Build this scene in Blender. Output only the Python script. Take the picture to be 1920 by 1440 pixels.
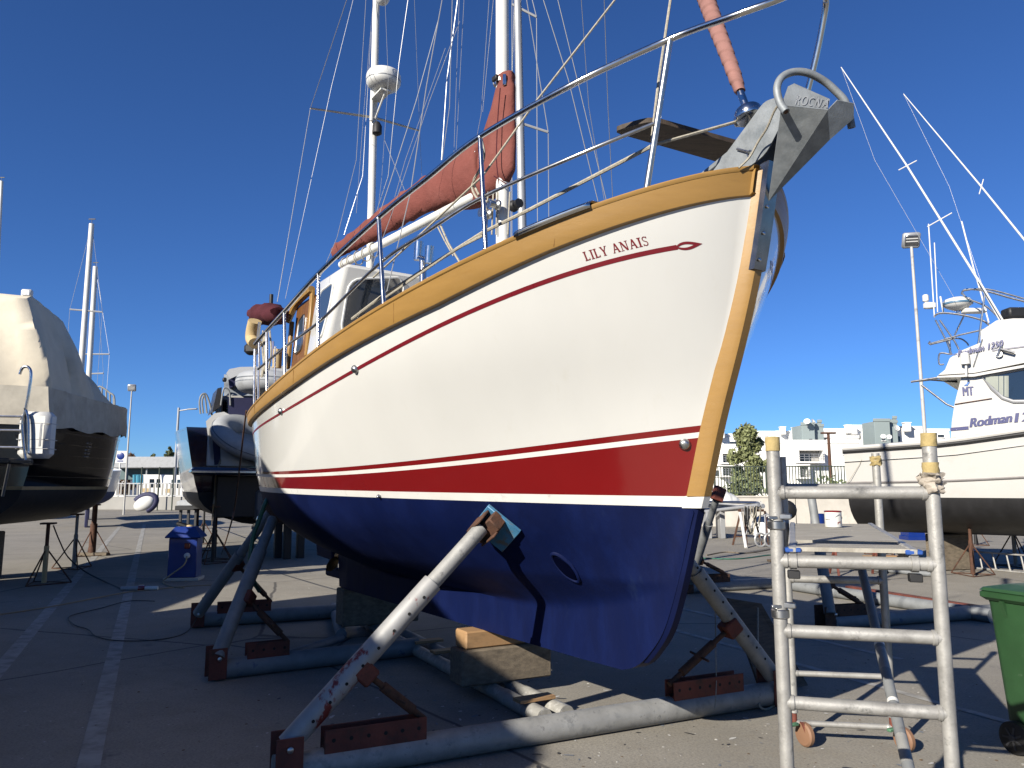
import bpy, bmesh, math, random
import numpy as np
from mathutils import Vector, Matrix
random.seed(7); RNG = np.random.default_rng(7)
R = math.radians
for o in list(bpy.data.objects): bpy.data.objects.remove(o)
scene = bpy.context.scene
COL = scene.collection

# ---------------------------------------------------------------- camera
EYE = np.array([0.0, 0.0, 1.65]); FPX = 1442.0; PITCH = R(7.7)
cam_data = bpy.data.cameras.new('camera'); cam = bpy.data.objects.new('camera', cam_data); COL.objects.link(cam)
cam_data.sensor_width = 36.0; cam_data.lens = 36.0*FPX/1920.0; cam_data.clip_start = 0.05; cam_data.clip_end = 3000
cam.location = EYE; cam.rotation_euler = (R(90)+PITCH, 0, 0)
scene.camera = cam
# ---------------------------------------------------------------- sky, sun, exposure
SUN_EL, SUN_AZ = R(26.0), R(40.0)      # light travels towards +X/+Y, SUN_AZ measured from +Y
SUN_DIR = Vector((math.sin(SUN_AZ)*math.cos(SUN_EL), math.cos(SUN_AZ)*math.cos(SUN_EL), -math.sin(SUN_EL)))
world = bpy.data.worlds.new('World'); scene.world = world; world.use_nodes = True
wn = world.node_tree.nodes; wl = world.node_tree.links; wn.clear()
sky = wn.new('ShaderNodeTexSky'); sky.sky_type = 'NISHITA'; sky.sun_disc = False
sky.sun_elevation = SUN_EL; sky.sun_rotation = SUN_AZ + math.pi
sky.altitude = 2000; sky.air_density = 1.0; sky.dust_density = 0.0; sky.ozone_density = 3.0
bg = wn.new('ShaderNodeBackground'); bg.inputs['Strength'].default_value = 0.05
wo = wn.new('ShaderNodeOutputWorld'); tint = wn.new('ShaderNodeMix'); tint.data_type = 'RGBA'; tint.blend_type = 'MULTIPLY'; tint.inputs[0].default_value = 1.0; tint.inputs[7].default_value = (.46,.77,1.24,1)
wl.new(sky.outputs[0], tint.inputs[6]); wl.new(tint.outputs[2], bg.inputs[0]); wl.new(bg.outputs[0], wo.inputs[0])
sun_data = bpy.data.lights.new('sun', 'SUN'); sun_data.energy = 5.0; sun_data.angle = R(0.5); sun_data.color = (1.0, 0.93, 0.82)
sun = bpy.data.objects.new('sun', sun_data); COL.objects.link(sun)
sun.rotation_euler = SUN_DIR.to_track_quat('-Z', 'Y').to_euler(); sun.location = (-20, -20, 30)
vs = scene.view_settings; vs.view_transform = 'Standard'; vs.look = 'None'; vs.exposure = 1.0; vs.gamma = 1.0; vs.use_curve_mapping = False
scene.cycles.max_bounces = 6; scene.cycles.diffuse_bounces = 3; scene.cycles.glossy_bounces = 3
scene.cycles.transparent_max_bounces = 8; scene.cycles.transmission_bounces = 4
scene.cycles.use_denoising = True; scene.cycles.caustics_reflective = False; scene.cycles.caustics_refractive = False

# ---------------------------------------------------------------- places: a pixel of the photograph and a plane give a point
CT, ST_ = math.cos(PITCH), math.sin(PITCH)
def ray(px, py):
    a = (px-960)/FPX; b = (720-py)/FPX
    return np.array([a, CT-b*ST_, ST_+b*CT])
def G(px, py, z=0.0):
    d = ray(px, py); return EYE + d*((z-EYE[2])/d[2])
def AT(px, py, Y):
    d = ray(px, py); return EYE + d*(Y/d[1])
def PL(px, py, p0, n):
    d = ray(px, py); n = np.asarray(n, float); return EYE + d*((np.asarray(p0)-EYE)@n/(d@n))
def A(*x): return np.array(x, float)
def unit(v): v = np.asarray(v, float); return v/np.linalg.norm(v)

# ---------------------------------------------------------------- mesh builder
_bc = {}
def _bevbox(sx, sy, sz, bev):
    k = (round(sx,4), round(sy,4), round(sz,4), round(bev,4))
    if k not in _bc:
        bm = bmesh.new(); bmesh.ops.create_cube(bm, size=1)
        for v in bm.verts: v.co = (v.co.x*sx, v.co.y*sy, v.co.z*sz)
        if bev > 0: bmesh.ops.bevel(bm, geom=list(bm.edges), offset=bev, segments=1, affect='EDGES')
        bm.verts.index_update()
        _bc[k] = ([tuple(v.co) for v in bm.verts], [[v.index for v in f.verts] for f in bm.faces]); bm.free()
    return _bc[k]
def frame_to(d, up=(0,0,1)):
    d = unit(d); up = np.asarray(up, float)
    if abs(d@up) > .98: up = A(0,1,0) if abs(d[1]) < .9 else A(1,0,0)
    x = unit(np.cross(up, d)); y = np.cross(d, x)
    return np.column_stack([x, y, d])
def rotz(a): c, s = math.cos(a), math.sin(a); return np.array([[c,-s,0],[s,c,0],[0,0,1.]])
def rotx(a): c, s = math.cos(a), math.sin(a); return np.array([[1.,0,0],[0,c,-s],[0,s,c]])
def roty(a): c, s = math.cos(a), math.sin(a); return np.array([[c,0,s],[0,1.,0],[-s,0,c]])
class MB:
    def __init__(s): s.v = []; s.f = []; s.m = []
    def add(s, V, F, mi=0):
        n = len(s.v); s.v.extend([tuple(map(float, q)) for q in V]); s.f.extend([[i+n for i in f] for f in F]); s.m.extend([mi]*len(F)); return s
    def box(s, c, size, rot=None, bev=0.0, mi=0):
        V, F = _bevbox(*size, min(bev, .45*min(size))); V = np.array(V)
        if rot is not None: V = V@np.asarray(rot).T
        return s.add(V+np.asarray(c), F, mi)
    def bar(s, a, b, w, h, up=(0,0,1), bev=0.0, mi=0):
        a = np.asarray(a, float); b = np.asarray(b, float); L = np.linalg.norm(b-a)
        return s.box((a+b)/2, (w, h, L), frame_to(b-a, up), bev, mi)
    def tube(s, pts, r, n=10, mi=0, cap=True, closed=False, flat=None):
        P = [np.asarray(p, float) for p in pts]; m = len(P)
        rr = r if isinstance(r, (list, tuple, np.ndarray)) else [r]*m
        T = []
        for i in range(m):
            if closed: t = P[(i+1)%m]-P[(i-1)%m]
            else: t = P[min(i+1,m-1)]-P[max(i-1,0)]
            T.append(unit(t))
        x = frame_to(T[0])[:,0]; V = []
        for i in range(m):
            x = x-T[i]*(x@T[i]); x = unit(x); y = np.cross(T[i], x)
            for k in range(n):
                a = 2*math.pi*k/n; V.append(P[i]+rr[i]*(x*math.cos(a)+y*math.sin(a)*(flat or 1)))
        F = []
        for i in range(m if closed else m-1):
            j = (i+1)%m
            for k in range(n):
                q = (k+1)%n; F.append([i*n+k, i*n+q, j*n+q, j*n+k])
        if cap and not closed:
            F.append(list(range(n))[::-1]); F.append([(m-1)*n+k for k in range(n)])
        return s.add(V, F, mi)
    def lathe(s, prof, o=(0,0,0), axis=(0,0,1), n=24, mi=0, cap=True):
        M = frame_to(axis); V = []; o = np.asarray(o, float)
        for (r, z) in prof:
            for k in range(n):
                a = 2*math.pi*k/n; V.append(o+M@A(r*math.cos(a), r*math.sin(a), z))
        F = []
        for i in range(len(prof)-1):
            for k in range(n):
                q = (k+1)%n; F.append([i*n+k, i*n+q, (i+1)*n+q, (i+1)*n+k])
        if cap:
            F.append(list(range(n))[::-1]); F.append([(len(prof)-1)*n+k for k in range(n)])
        return s.add(V, F, mi)
    def prism(s, poly, off, mi=0):
        P = [np.asarray(p, float) for p in poly]; n = len(P); off = np.asarray(off, float)
        V = P+[p+off for p in P]
        F = [list(range(n))[::-1], [n+k for k in range(n)]]+[[k, (k+1)%n, n+(k+1)%n, n+k] for k in range(n)]
        return s.add(V, F, mi)
    def grid(s, rows, mi=0, closeu=False, closev=False):
        m = len(rows); n = len(rows[0]); V = [p for r in rows for p in r]; F = []
        for i in range(m if closev else m-1):
            for k in range(n if closeu else n-1):
                F.append([i*n+k, i*n+(k+1)%n, ((i+1)%m)*n+(k+1)%n, ((i+1)%m)*n+k])
        return s.add(V, F, mi)
    def loft(s, rings, mi=0, cap=True):
        n = len(rings[0]); s.grid(rings, mi, closeu=True)
        if cap:
            b = len(s.v)-n*len(rings)
            s.f.append([b+k for k in range(n)][::-1]); s.m.append(mi)
            s.f.append([b+n*(len(rings)-1)+k for k in range(n)]); s.m.append(mi)
        return s
    def ball(s, c, rad, nu=14, nv=8, rot=None, mi=0):
        rad = (rad,)*3 if np.isscalar(rad) else rad; V = [A(0,0,1)]
        for i in range(1, nv):
            t = math.pi*i/nv
            for k in range(nu):
                a = 2*math.pi*k/nu; V.append(A(math.sin(t)*math.cos(a), math.sin(t)*math.sin(a), math.cos(t)))
        V.append(A(0,0,-1)); V = np.array(V)*np.asarray(rad)
        if rot is not None: V = V@np.asarray(rot).T
        F = [[0, 1+k, 1+(k+1)%nu] for k in range(nu)]
        for i in range(nv-2):
            for k in range(nu):
                a = 1+i*nu; F.append([a+k, a+nu+k, a+nu+(k+1)%nu, a+(k+1)%nu])
        L = len(V)-1; a = 1+(nv-2)*nu
        F += [[L, a+(k+1)%nu, a+k] for k in range(nu)]
        return s.add(V+np.asarray(c), F, mi)
    def build(s, name, mats, parent=None, ang=38, solid=0, props=None, fix=True):
        me = bpy.data.meshes.new(name); off = np.array(parent['_o']) if parent is not None and '_o' in parent else np.zeros(3)
        V = np.array(s.v, dtype=float)
        o = bpy.data.objects.new(name, me)
        if parent is None:
            mn, mx = V.min(0), V.max(0); org = A((mn[0]+mx[0])/2, (mn[1]+mx[1])/2, mn[2]); off = org; o.location = org
        me.from_pydata((V-off).tolist(), [], s.f)
        mats = mats if isinstance(mats, (list, tuple)) else [mats]
        for m in mats: me.materials.append(m)
        me.polygons.foreach_set('material_index', s.m)
        if fix:
            bm = bmesh.new(); bm.from_mesh(me); bmesh.ops.recalc_face_normals(bm, faces=bm.faces); bm.to_mesh(me); bm.free()
        me.update()
        if ang:
            me.shade_smooth(); me.set_sharp_from_angle(angle=R(ang))
        COL.objects.link(o)
        if parent is not None:
            o.parent = parent; o['_o'] = list(map(float, off))
        else: o['_o'] = list(map(float, off))
        if solid:
            md = o.modifiers.new('solid', 'SOLIDIFY'); md.thickness = solid; md.offset = 0
        return o
def tag(o, label=None, cat=None, group=None, kind=None):
    if label: o['label'] = label
    if cat: o['category'] = cat
    if group: o['group'] = group
    if kind: o['kind'] = kind
    return o
def thing(name, label, cat, loc=(0,0,0), group=None):
    o = bpy.data.objects.new(name, None); COL.objects.link(o); o.empty_display_size = .2
    o.location = [float(x) for x in loc]; o['_o'] = [float(x) for x in loc]
    return tag(o, label, cat, group)
def copy_tree(o, parent=None, loc=None, rz=0, label=None, scale=None):
    c = o.copy(); COL.objects.link(c); c.parent = parent
    if loc is not None: c.location = [float(x) for x in loc]
    if rz: c.rotation_euler = (0, 0, rz)
    if scale: c.scale = scale
    if label: c['label'] = label
    for ch in list(o.children): copy_tree(ch, c)
    return c
def pchip(x, y):
    x = np.asarray(x, float); y = np.asarray(y, float); h = np.diff(x); d = np.diff(y)/h; m = np.zeros_like(y)
    m[0], m[-1] = d[0], d[-1]
    for i in range(1, len(x)-1):
        if d[i-1]*d[i] > 0:
            w1 = 2*h[i]+h[i-1]; w2 = h[i]+2*h[i-1]; m[i] = (w1+w2)/(w1/d[i-1]+w2/d[i])
    def f(t):
        t = min(max(t, x[0]), x[-1]); i = min(max(int(np.searchsorted(x, t))-1, 0), len(x)-2)
        u = (t-x[i])/h[i]; a = y[i]; b = y[i+1]
        return a*(1+2*u)*(1-u)**2+h[i]*m[i]*u*(1-u)**2+b*u*u*(3-2*u)+h[i]*m[i+1]*u*u*(u-1)
    return f
def spline(pts, n=8):
    P = [np.asarray(p, float) for p in pts]; out = []
    for i in range(len(P)-1):
        p0 = P[max(i-1,0)]; p1 = P[i]; p2 = P[i+1]; p3 = P[min(i+2,len(P)-1)]
        for k in range(n):
            t = k/n; out.append(.5*((2*p1)+(-p0+p2)*t+(2*p0-5*p1+4*p2-p3)*t*t+(-p0+3*p1-3*p2+p3)*t**3))
    out.append(P[-1]); return out
def sag(a, b, d, n=10):
    a = np.asarray(a, float); b = np.asarray(b, float)
    return [a+(b-a)*t-A(0,0,d*4*t*(1-t)) for t in np.linspace(0, 1, n+1)]

# ---------------------------------------------------------------- materials
def mat(name, col, rough=.5, metal=0.0, var=.12, vs=4.0, col2=None, c2s=6.0, c2=(.58,.68), bump=0.0, bs=40.0, coat=0.0, spec=.5, stretch=None, dirt=None, ds=1.3, dlim=(.5,.75), rvar=.1, emis=None, alpha=None, trans=0.0, bd=.01):
    m = bpy.data.materials.new(name); m.use_nodes = True; nt = m.node_tree; N = nt.nodes; L = nt.links
    b = N['Principled BSDF']; tc = N.new('ShaderNodeTexCoord'); src = tc.outputs['Object']
    if stretch:
        mp = N.new('ShaderNodeMapping'); mp.inputs['Scale'].default_value = stretch; L.new(src, mp.inputs['Vector']); src = mp.outputs['Vector']
    def noise(sc, det=5, ro=.6):
        n = N.new('ShaderNodeTexNoise'); n.inputs['Scale'].default_value = sc; n.inputs['Detail'].default_value = det; n.inputs['Roughness'].default_value = ro
        L.new(src, n.inputs['Vector']); return n.outputs['Fac']
    def mix(fac, c1, c2_):
        x = N.new('ShaderNodeMix'); x.data_type = 'RGBA'
        L.new(fac, x.inputs[0])
        for c, s in ((c1, x.inputs[6]), (c2_, x.inputs[7])):
            if isinstance(c, (tuple, list)): s.default_value = (*c[:3], 1)
            else: L.new(c, s)
        return x.outputs[2]
    def ramp(fac, lo, hi):
        r = N.new('ShaderNodeMapRange'); r.inputs['From Min'].default_value = lo; r.inputs['From Max'].default_value = hi; L.new(fac, r.inputs['Value']); return r.outputs['Result']
    KC = 1.0 if metal > .9 else .56
    c = tuple(x*KC for x in col)
    if col2 is not None: col2 = tuple(x*KC for x in col2)
    if dirt is not None: dirt = tuple(x*KC for x in dirt)
    out = None
    if var > 0:
        out = mix(ramp(noise(vs), .3, .7), tuple(x*(1-var) for x in c), tuple(min(1, x*(1+var)) for x in c))
    if col2 is not None:
        out = mix(ramp(noise(c2s, 6, .65), *c2), out if out is not None else c, tuple(col2))
    if dirt is not None:
        out = mix(ramp(noise(ds, 8, .7), *dlim), out if out is not None else c, tuple(dirt))
    if out is not None: L.new(out, b.inputs['Base Color'])
    else: b.inputs['Base Color'].default_value = (*c, 1)
    if rvar > 0 and var > 0:
        r = N.new('ShaderNodeMapRange'); r.inputs['To Min'].default_value = max(0.02, rough-rvar); r.inputs['To Max'].default_value = min(1, rough+rvar)
        L.new(noise(vs*2.3), r.inputs['Value']); L.new(r.outputs['Result'], b.inputs['Roughness'])
    else: b.inputs['Roughness'].default_value = rough
    b.inputs['Metallic'].default_value = metal; b.inputs['Specular IOR Level'].default_value = spec
    if coat: b.inputs['Coat Weight'].default_value = coat; b.inputs['Coat Roughness'].default_value = .04
    if trans: b.inputs['Transmission Weight'].default_value = trans
    if alpha is not None: b.inputs['Alpha'].default_value = alpha
    if emis: b.inputs['Emission Color'].default_value = (*emis[:3], 1); b.inputs['Emission Strength'].default_value = emis[3]
    if bump > 0:
        bp = N.new('ShaderNodeBump'); bp.inputs['Strength'].default_value = bump; bp.inputs['Distance'].default_value = bd
        L.new(noise(bs, 6, .6), bp.inputs['Height']); L.new(bp.outputs['Normal'], b.inputs['Normal'])
    return m
M = {}
M['gel_white'] = mat('gelcoat_cream', (.85,.85,.81), .16, var=.02, vs=1.2, coat=.6, rvar=.05, stretch=(2.5,2.5,.6), dirt=(.79,.775,.70), ds=2.6, dlim=(.60,.90))
M['red'] = mat('red_gloss', (.24,.010,.010), .14, var=.04, vs=2, coat=.7, rvar=.04)
M['stripe_red'] = mat('maroon_tape', (.22,.012,.022), .3, var=.05)
M['white_stripe'] = mat('white_stripe', (.95,.94,.89), .3, var=.06, vs=5, dirt=(.5,.48,.43), ds=6, dlim=(.62,.8))
M['antifoul'] = mat('blue_antifouling', (.0018,.0075,.056), .6, spec=.15, var=.22, vs=2.2, col2=(.0035,.012,.080), c2s=5.2, c2=(.46,.72), bump=.12, bs=60, stretch=(1,1,.35), dirt=(.013,.026,.085), ds=7, dlim=(.62,.85))
M['tan_wood'] = mat('painted_tan_wood', (.44,.25,.068), .42, var=.06, vs=4, bump=.10, bs=60, stretch=(1,1,5), dirt=(.37,.20,.052), ds=9, dlim=(.58,.85))
M['brown_wood'] = mat('varnished_wood', (.20,.085,.025), .4, var=.25, vs=6, stretch=(5,5,.8), bump=.1)
M['grey_wood'] = mat('weathered_wood', (.16,.115,.075), .8, var=.35, vs=7, stretch=(1,1,8), bump=.3, bs=30)
M['teak_dark'] = mat('dark_weathered_plank', (.085,.058,.036), .75, var=.4, vs=5, stretch=(1,6,1), bump=.3, bs=30)
M['steel'] = mat('stainless_steel', (.55,.55,.54), .16, 1.0, var=.06, vs=9, rvar=.07)
M['steel_dull'] = mat('brushed_stainless', (.42,.42,.41), .32, 1.0, var=.15, vs=9)
M['galv'] = mat('galvanised_steel', (.36,.39,.405), .6, .4, var=.2, vs=11, col2=(.17,.20,.22), c2s=5, c2=(.5,.75), bump=.12, bs=70)
M['galv_pole'] = mat('scuffed_galvanised_tube', (.43,.43,.41), .6, .25, var=.18, vs=9, col2=(.26,.27,.27), c2s=11, c2=(.55,.72), dirt=(.12,.12,.125), ds=18, dlim=(.58,.74), bump=.1, bs=80)
M['alu'] = mat('aluminium_tube', (.50,.49,.46), .52, .35, var=.18, vs=12, col2=(.34,.33,.31), c2s=9, c2=(.52,.68), dirt=(.13,.13,.125), ds=15, dlim=(.58,.74), bump=.12, bs=100)
M['rust_red'] = mat('red_oxide_steel', (.20,.045,.025), .75, var=.3, vs=7, col2=(.09,.035,.02), c2s=9, c2=(.5,.68), bump=.35, bs=45)
M['rust'] = mat('rusty_steel', (.12,.05,.025), .85, var=.4, vs=12, col2=(.05,.03,.02), c2s=14, c2=(.5,.7), bump=.4, bs=60)
M['sailcover'] = mat('terracotta_canvas', (.245,.076,.060), .85, var=.12, vs=4, bump=.7, bs=6, bd=.03, spec=.2, col2=(.30,.105,.085), c2s=2.5, c2=(.5,.75))
M['sail_uv'] = mat('faded_sail_strip', (.40,.205,.175), .85, var=.12, vs=6, bump=.2, spec=.2)
M['maroon'] = mat('maroon_canvas', (.095,.02,.028), .85, var=.25, vs=5, bump=.4, bs=8, spec=.2)
M['mast_white'] = mat('white_mast_paint', (.96,.95,.89), .35, var=.05, vs=6, dirt=(.5,.47,.4), ds=6, dlim=(.65,.85))
M['mast_grey'] = mat('anodised_mast', (.52,.53,.54), .4, .3, var=.06)
M['rope'] = mat('cream_rope', (.50,.46,.37), .9, var=.25, vs=60, bump=.3, bs=150, spec=.2)
M['wire'] = mat('rigging_wire', (.62,.62,.60), .4, .5, var=0)
M['black'] = mat('black_rubber', (.012,.012,.013), .6, var=.2, vs=8)
M['blackgloss'] = mat('black_gelcoat', (.006,.006,.008), .10, var=.05, vs=3, coat=.25, rvar=.03)
M['glass'] = mat('dark_window_glass', (.02,.03,.045), .04, var=0, spec=.8, coat=.3)
M['interior'] = mat('dark_cabin_interior', (.05,.045,.04), .8)
M['timber'] = mat('old_timber_block', (.23,.185,.13), .85, var=.3, vs=5, stretch=(1,6,6), bump=.35, bs=25, dirt=(.09,.07,.05), ds=3, dlim=(.5,.8))
M['timber_new'] = mat('fresh_timber', (.50,.30,.14), .7, var=.2, vs=4, stretch=(1,7,7), bump=.15, bs=30, dirt=(.36,.19,.08), ds=4, dlim=(.5,.8))
M['plastic_white'] = mat('white_plastic', (.95,.95,.91), .4, var=.06, dirt=(.75,.72,.63), ds=3, dlim=(.6,.85))
M['paint_blue_light'] = mat('scratched_light_blue', (.075,.27,.47), .55, var=.2, vs=9, col2=(.19,.20,.18), c2s=13, c2=(.5,.62), bump=.2)
M['green_bin'] = mat('green_bin_plastic', (.030,.095,.034), .5, var=.14, vs=5, col2=(.07,.14,.07), c2s=14, c2=(.64,.72), bump=.08, bs=50, dirt=(.12,.17,.11), ds=11, dlim=(.70,.78))
M['blue_box'] = mat('blue_grp', (.006,.035,.25), .35, var=.08, vs=4, coat=.2)
M['navy'] = mat('navy_canvas', (.02,.022,.09), .7, var=.15)
M['navy_gel'] = mat('navy_gelcoat', (.008,.012,.04), .08, var=.05, coat=.8)
M['canvas'] = mat('beige_boat_cover', (.95,.86,.68), .85, var=.08, vs=3, spec=.15, bump=.12, bs=1.6, bd=.10, dirt=(.86,.78,.62), ds=2.2, dlim=(.52,.8))
M['canvas_band'] = mat('grey_beige_cover_hem', (.72,.67,.56), .9, var=.12, vs=4, spec=.15, bump=.12, bs=1.6, bd=.08, dirt=(.5,.46,.38), ds=2.5, dlim=(.5,.8))
M['dinghy_grey'] = mat('grey_dinghy_fabric', (.46,.48,.50), .6, var=.08, vs=5, dirt=(.33,.34,.34), ds=3)
M['dinghy_dark'] = mat('dark_grey_dinghy_fabric', (.16,.18,.21), .6, var=.1)
M['gel2'] = mat('white_gelcoat', (.86,.85,.81), .22, var=.03, vs=1.5, coat=.4, dirt=(.86,.84,.77), ds=1.6, dlim=(.6,.9))
M['yellow'] = mat('faded_yellow', (.62,.47,.24), .7, var=.15)
M['navy_text'] = mat('navy_lettering', (.012,.02,.16), .4, var=0)
M['tape'] = mat('masking_tape', (.52,.40,.17), .85, var=.2, vs=20, bump=.4, bs=40)
M['rag'] = mat('dirty_rag', (.56,.50,.42), .95, var=.25, vs=22, bump=.5, bs=40, spec=.1)
M['orange_cable'] = mat('cream_cable', (.42,.33,.20), .6, var=.1)
M['green_hose'] = mat('green_hose', (.02,.16,.10), .45, var=.1)
M['concrete_wall'] = mat('whitewashed_wall', (.70,.66,.585), .9, var=.14, vs=1.3, dirt=(.48,.43,.35), ds=1.2, dlim=(.52,.8), bump=.2, bs=20)
M['green_fence'] = mat('green_fence_paint', (.045,.065,.045), .6, var=.15)
# ================================================================ ground
def ground_material():
    m = bpy.data.materials.new('worn_concrete'); m.use_nodes = True; nt = m.node_tree; N = nt.nodes; L = nt.links
    b = N['Principled BSDF']; geo = N.new('ShaderNodeNewGeometry'); P = geo.outputs['Position']
    def noise(sc, det=6, ro=.6, vec=P):
        n = N.new('ShaderNodeTexNoise'); n.inputs['Scale'].default_value = sc; n.inputs['Detail'].default_value = det; n.inputs['Roughness'].default_value = ro; L.new(vec, n.inputs['Vector']); return n.outputs['Fac']
    def rng(f, a, c, lo=0, hi=1):
        r = N.new('ShaderNodeMapRange'); r.inputs['From Min'].default_value = a; r.inputs['From Max'].default_value = c; r.inputs['To Min'].default_value = lo; r.inputs['To Max'].default_value = hi; L.new(f, r.inputs['Value']); return r.outputs['Result']
    def mix(f, a, c, mode='MIX'):
        x = N.new('ShaderNodeMix'); x.data_type = 'RGBA'; x.blend_type = mode; L.new(f, x.inputs[0])
        for q, s in ((a, x.inputs[6]), (c, x.inputs[7])):
            if isinstance(q, tuple): s.default_value = (*q, 1)
            else: L.new(q, s)
        return x.outputs[2]
    c = mix(rng(noise(.55, 7, .65), .3, .7), (.188,.176,.150), (.276,.256,.215))
    c = mix(rng(noise(3.1, 8, .7), .48, .75), c, (.20,.18,.145))
    c = mix(rng(noise(55, 3, .8), .42, .78), c, (.12,.112,.10))          # fine aggregate
    c = mix(rng(noise(1.7, 9, .75), .60, .74), c, (.095,.09,.086))
    c = mix(rng(noise(.9, 10, .8), .60, .70), c, (.125,.12,.11))        # oil and paint stains
    c = mix(rng(noise(7.5, 5, .7), .73, .78), c, (.30,.285,.255))          # pale drips
    c = mix(rng(noise(14, 4, .8), .725, .76), c, (.055,.055,.055))        # dark specks
    vo = N.new('ShaderNodeTexVoronoi'); vo.feature = 'DISTANCE_TO_EDGE'; vo.inputs['Scale'].default_value = .19
    w = N.new('ShaderNodeMix'); w.data_type = 'VECTOR'; w.inputs[0].default_value = .07
    nn = N.new('ShaderNodeTexNoise'); nn.inputs['Scale'].default_value = 1.4; nn.inputs['Detail'].default_value = 6; L.new(P, nn.inputs['Vector'])
    L.new(P, w.inputs[4]); L.new(nn.outputs['Color'], w.inputs[5]); L.new(w.outputs[1], vo.inputs['Vector'])
    c = mix(rng(vo.outputs['Distance'], .0015, .004, 1, 0), c, (.07,.066,.06))
    L.new(c, b.inputs['Base Color']); L.new(rng(noise(9), .2, .8, .78, .96), b.inputs['Roughness']); b.inputs['Specular IOR Level'].default_value = .3
    bp = N.new('ShaderNodeBump'); bp.inputs['Strength'].default_value = .35; bp.inputs['Distance'].default_value = .006
    L.new(noise(70, 5, .7), bp.inputs['Height']); L.new(bp.outputs['Normal'], b.inputs['Normal'])
    return m
gm = MB(); gm.add([(-1500,-300,0),(1500,-300,0),(1500,2000,0),(-1500,2000,0)], [[0,1,2,3]])
ground = tag(gm.build('ground', ground_material(), ang=0), 'worn grey concrete of the boatyard', None, None, 'structure')
ground['category'] = 'ground'
# grit, leaf bits and paint spots strewn over the concrete
rg = np.random.default_rng(11); mb = MB()
for k in range(2600):
    yy = 4.0+rg.uniform(0,1)**1.6*13; xx = yy*rg.uniform(-.72,.72); s = .004+.011*rg.uniform()**3; a0 = rg.uniform(0,6.28); n = 5; h = s*rg.uniform(.15,.6)
    mb.add([(xx+s*rg.uniform(.6,1.3)*math.cos(a0+6.283*i/n), yy+s*rg.uniform(.6,1.3)*math.sin(a0+6.283*i/n), .001) for i in range(n)]+[(xx,yy,h)], [[i,(i+1)%n,n] for i in range(n)], int(rg.integers(3)))
tag(mb.build('grit', [mat('grey_grit', (.30,.28,.25), .9), mat('brown_leaf_bits', (.16,.10,.05), .9), mat('pale_grit', (.62,.60,.55), .9)], ang=0, fix=False), 'grit and leaf bits strewn over the concrete', 'grit', kind='stuff')
mb = MB()
for cx, cy, n_, sp in ((-.75,5.6,60,.5),(.55,5.35,50,.6),(-1.2,6.3,40,.7),(1.6,6.0,45,.7),(.2,7.3,30,.8),(1.9,4.9,40,.6),(2.7,5.6,30,.6)):
    for k in range(n_):
        x, y = cx+rg.normal()*sp, cy+rg.normal()*sp*.6; s = .004+.012*rg.uniform()**3; el = rg.uniform(1,3.5); a0 = rg.uniform(0,6.28)
        P_ = [(s*el*math.cos(t)*rg.uniform(.7,1.2), s*math.sin(t)*rg.uniform(.7,1.2)) for t in np.linspace(0,6.283,8,endpoint=False)]
        mb.add([(x+p*math.cos(a0)-q*math.sin(a0), y+p*math.sin(a0)+q*math.cos(a0), .003) for p, q in P_], [list(range(8))], int(rg.integers(3)))
tag(mb.build('paint_spots', [mat('white_drip', (.75,.74,.70), .7), mat('dark_drip', (.05,.05,.055), .6), mat('grey_blue_drip', (.22,.25,.30), .7)], ang=0, fix=False), 'small paint drips spattered on the concrete round the cradle', 'paint drips', kind='stuff')
# painted parking lines, thin worn sheets
M['line'] = mat('worn_line_paint', (.48,.47,.43), .8, var=.15, vs=6, dirt=(.27,.255,.23), ds=5, dlim=(.47,.66), bump=.2, bs=60)
def paint_line(a, b, w):
    a = np.asarray(a)[:2]; b = np.asarray(b)[:2]; d = unit(b-a); n = A(-d[1], d[0])*w/2
    k = max(2, int(np.linalg.norm(b-a)/1.2)); mb = MB(); L0 = []; L1 = []
    for t in np.linspace(0, 1, k):
        p = a+(b-a)*t; L0.append((*(p+n), .004)); L1.append((*(p-n), .004))
    mb.grid([L0, L1]); o = mb.build('painted_line', M['line'], ang=0); o['kind'] = 'structure'; return o
ld = unit(A(-.42,.907)); p1 = G(165,1440)[:2]; p2 = G(75,1165)[:2]
paint_line(p1-ld*3, p1+ld*34, .13); paint_line(p2-ld*7, p2+ld*26, .14)
for a, b in (((1262,1181),(1860,1346)), ((1285,1143),(1640,1225))):
    p, q = G(*a), G(*b); paint_line(p-(q-p)*.2, p+(q-p)*1.1, .085)

# ================================================================ the ketch
P0 = A(-.13, 6.34); HD = unit(A(.548,-.836)); SB = A(HD[1], -HD[0])      # heading and starboard direction
def W(s, v, z):
    q = P0+HD*s+SB*v; return A(q[0], q[1], z)
def BP(px, py, v):                                                       # point of the boat's plane v under a pixel
    d = ray(px, py); t = (v-((EYE[:2]-P0)@SB))/(d[:2]@SB); return EYE+d*t
def loc(p): q = np.asarray(p)[:2]-P0; return A(q@HD, q@SB, p[2])
stem_s = pchip([.5,.564,.682,.822,1.006,1.205,1.534,1.604,1.995,2.515,2.84,3.383,3.7],[1.5,1.712,1.855,1.962,2.043,2.112,2.215,2.24,2.365,2.56,2.665,2.79,2.85])
Bz = pchip([.80,.85,.95,1.1,1.25,1.4,1.55,1.8,2.2,2.6,3.5],[0,.22,.5,.83,1.06,1.21,1.28,1.36,1.44,1.51,1.60])
Az = pchip([.80,.85,.95,1.1,1.25,1.4,1.55,2,2.5,3.5],[-2.3,-2.6,-3.2,-3.9,-4.3,-4.55,-4.7,-4.9,-5.05,-5.2])
Fz = pchip([.8,.9,1.,1.1,1.2],[1.0,1.5,1.85,2.07,2.2])
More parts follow.
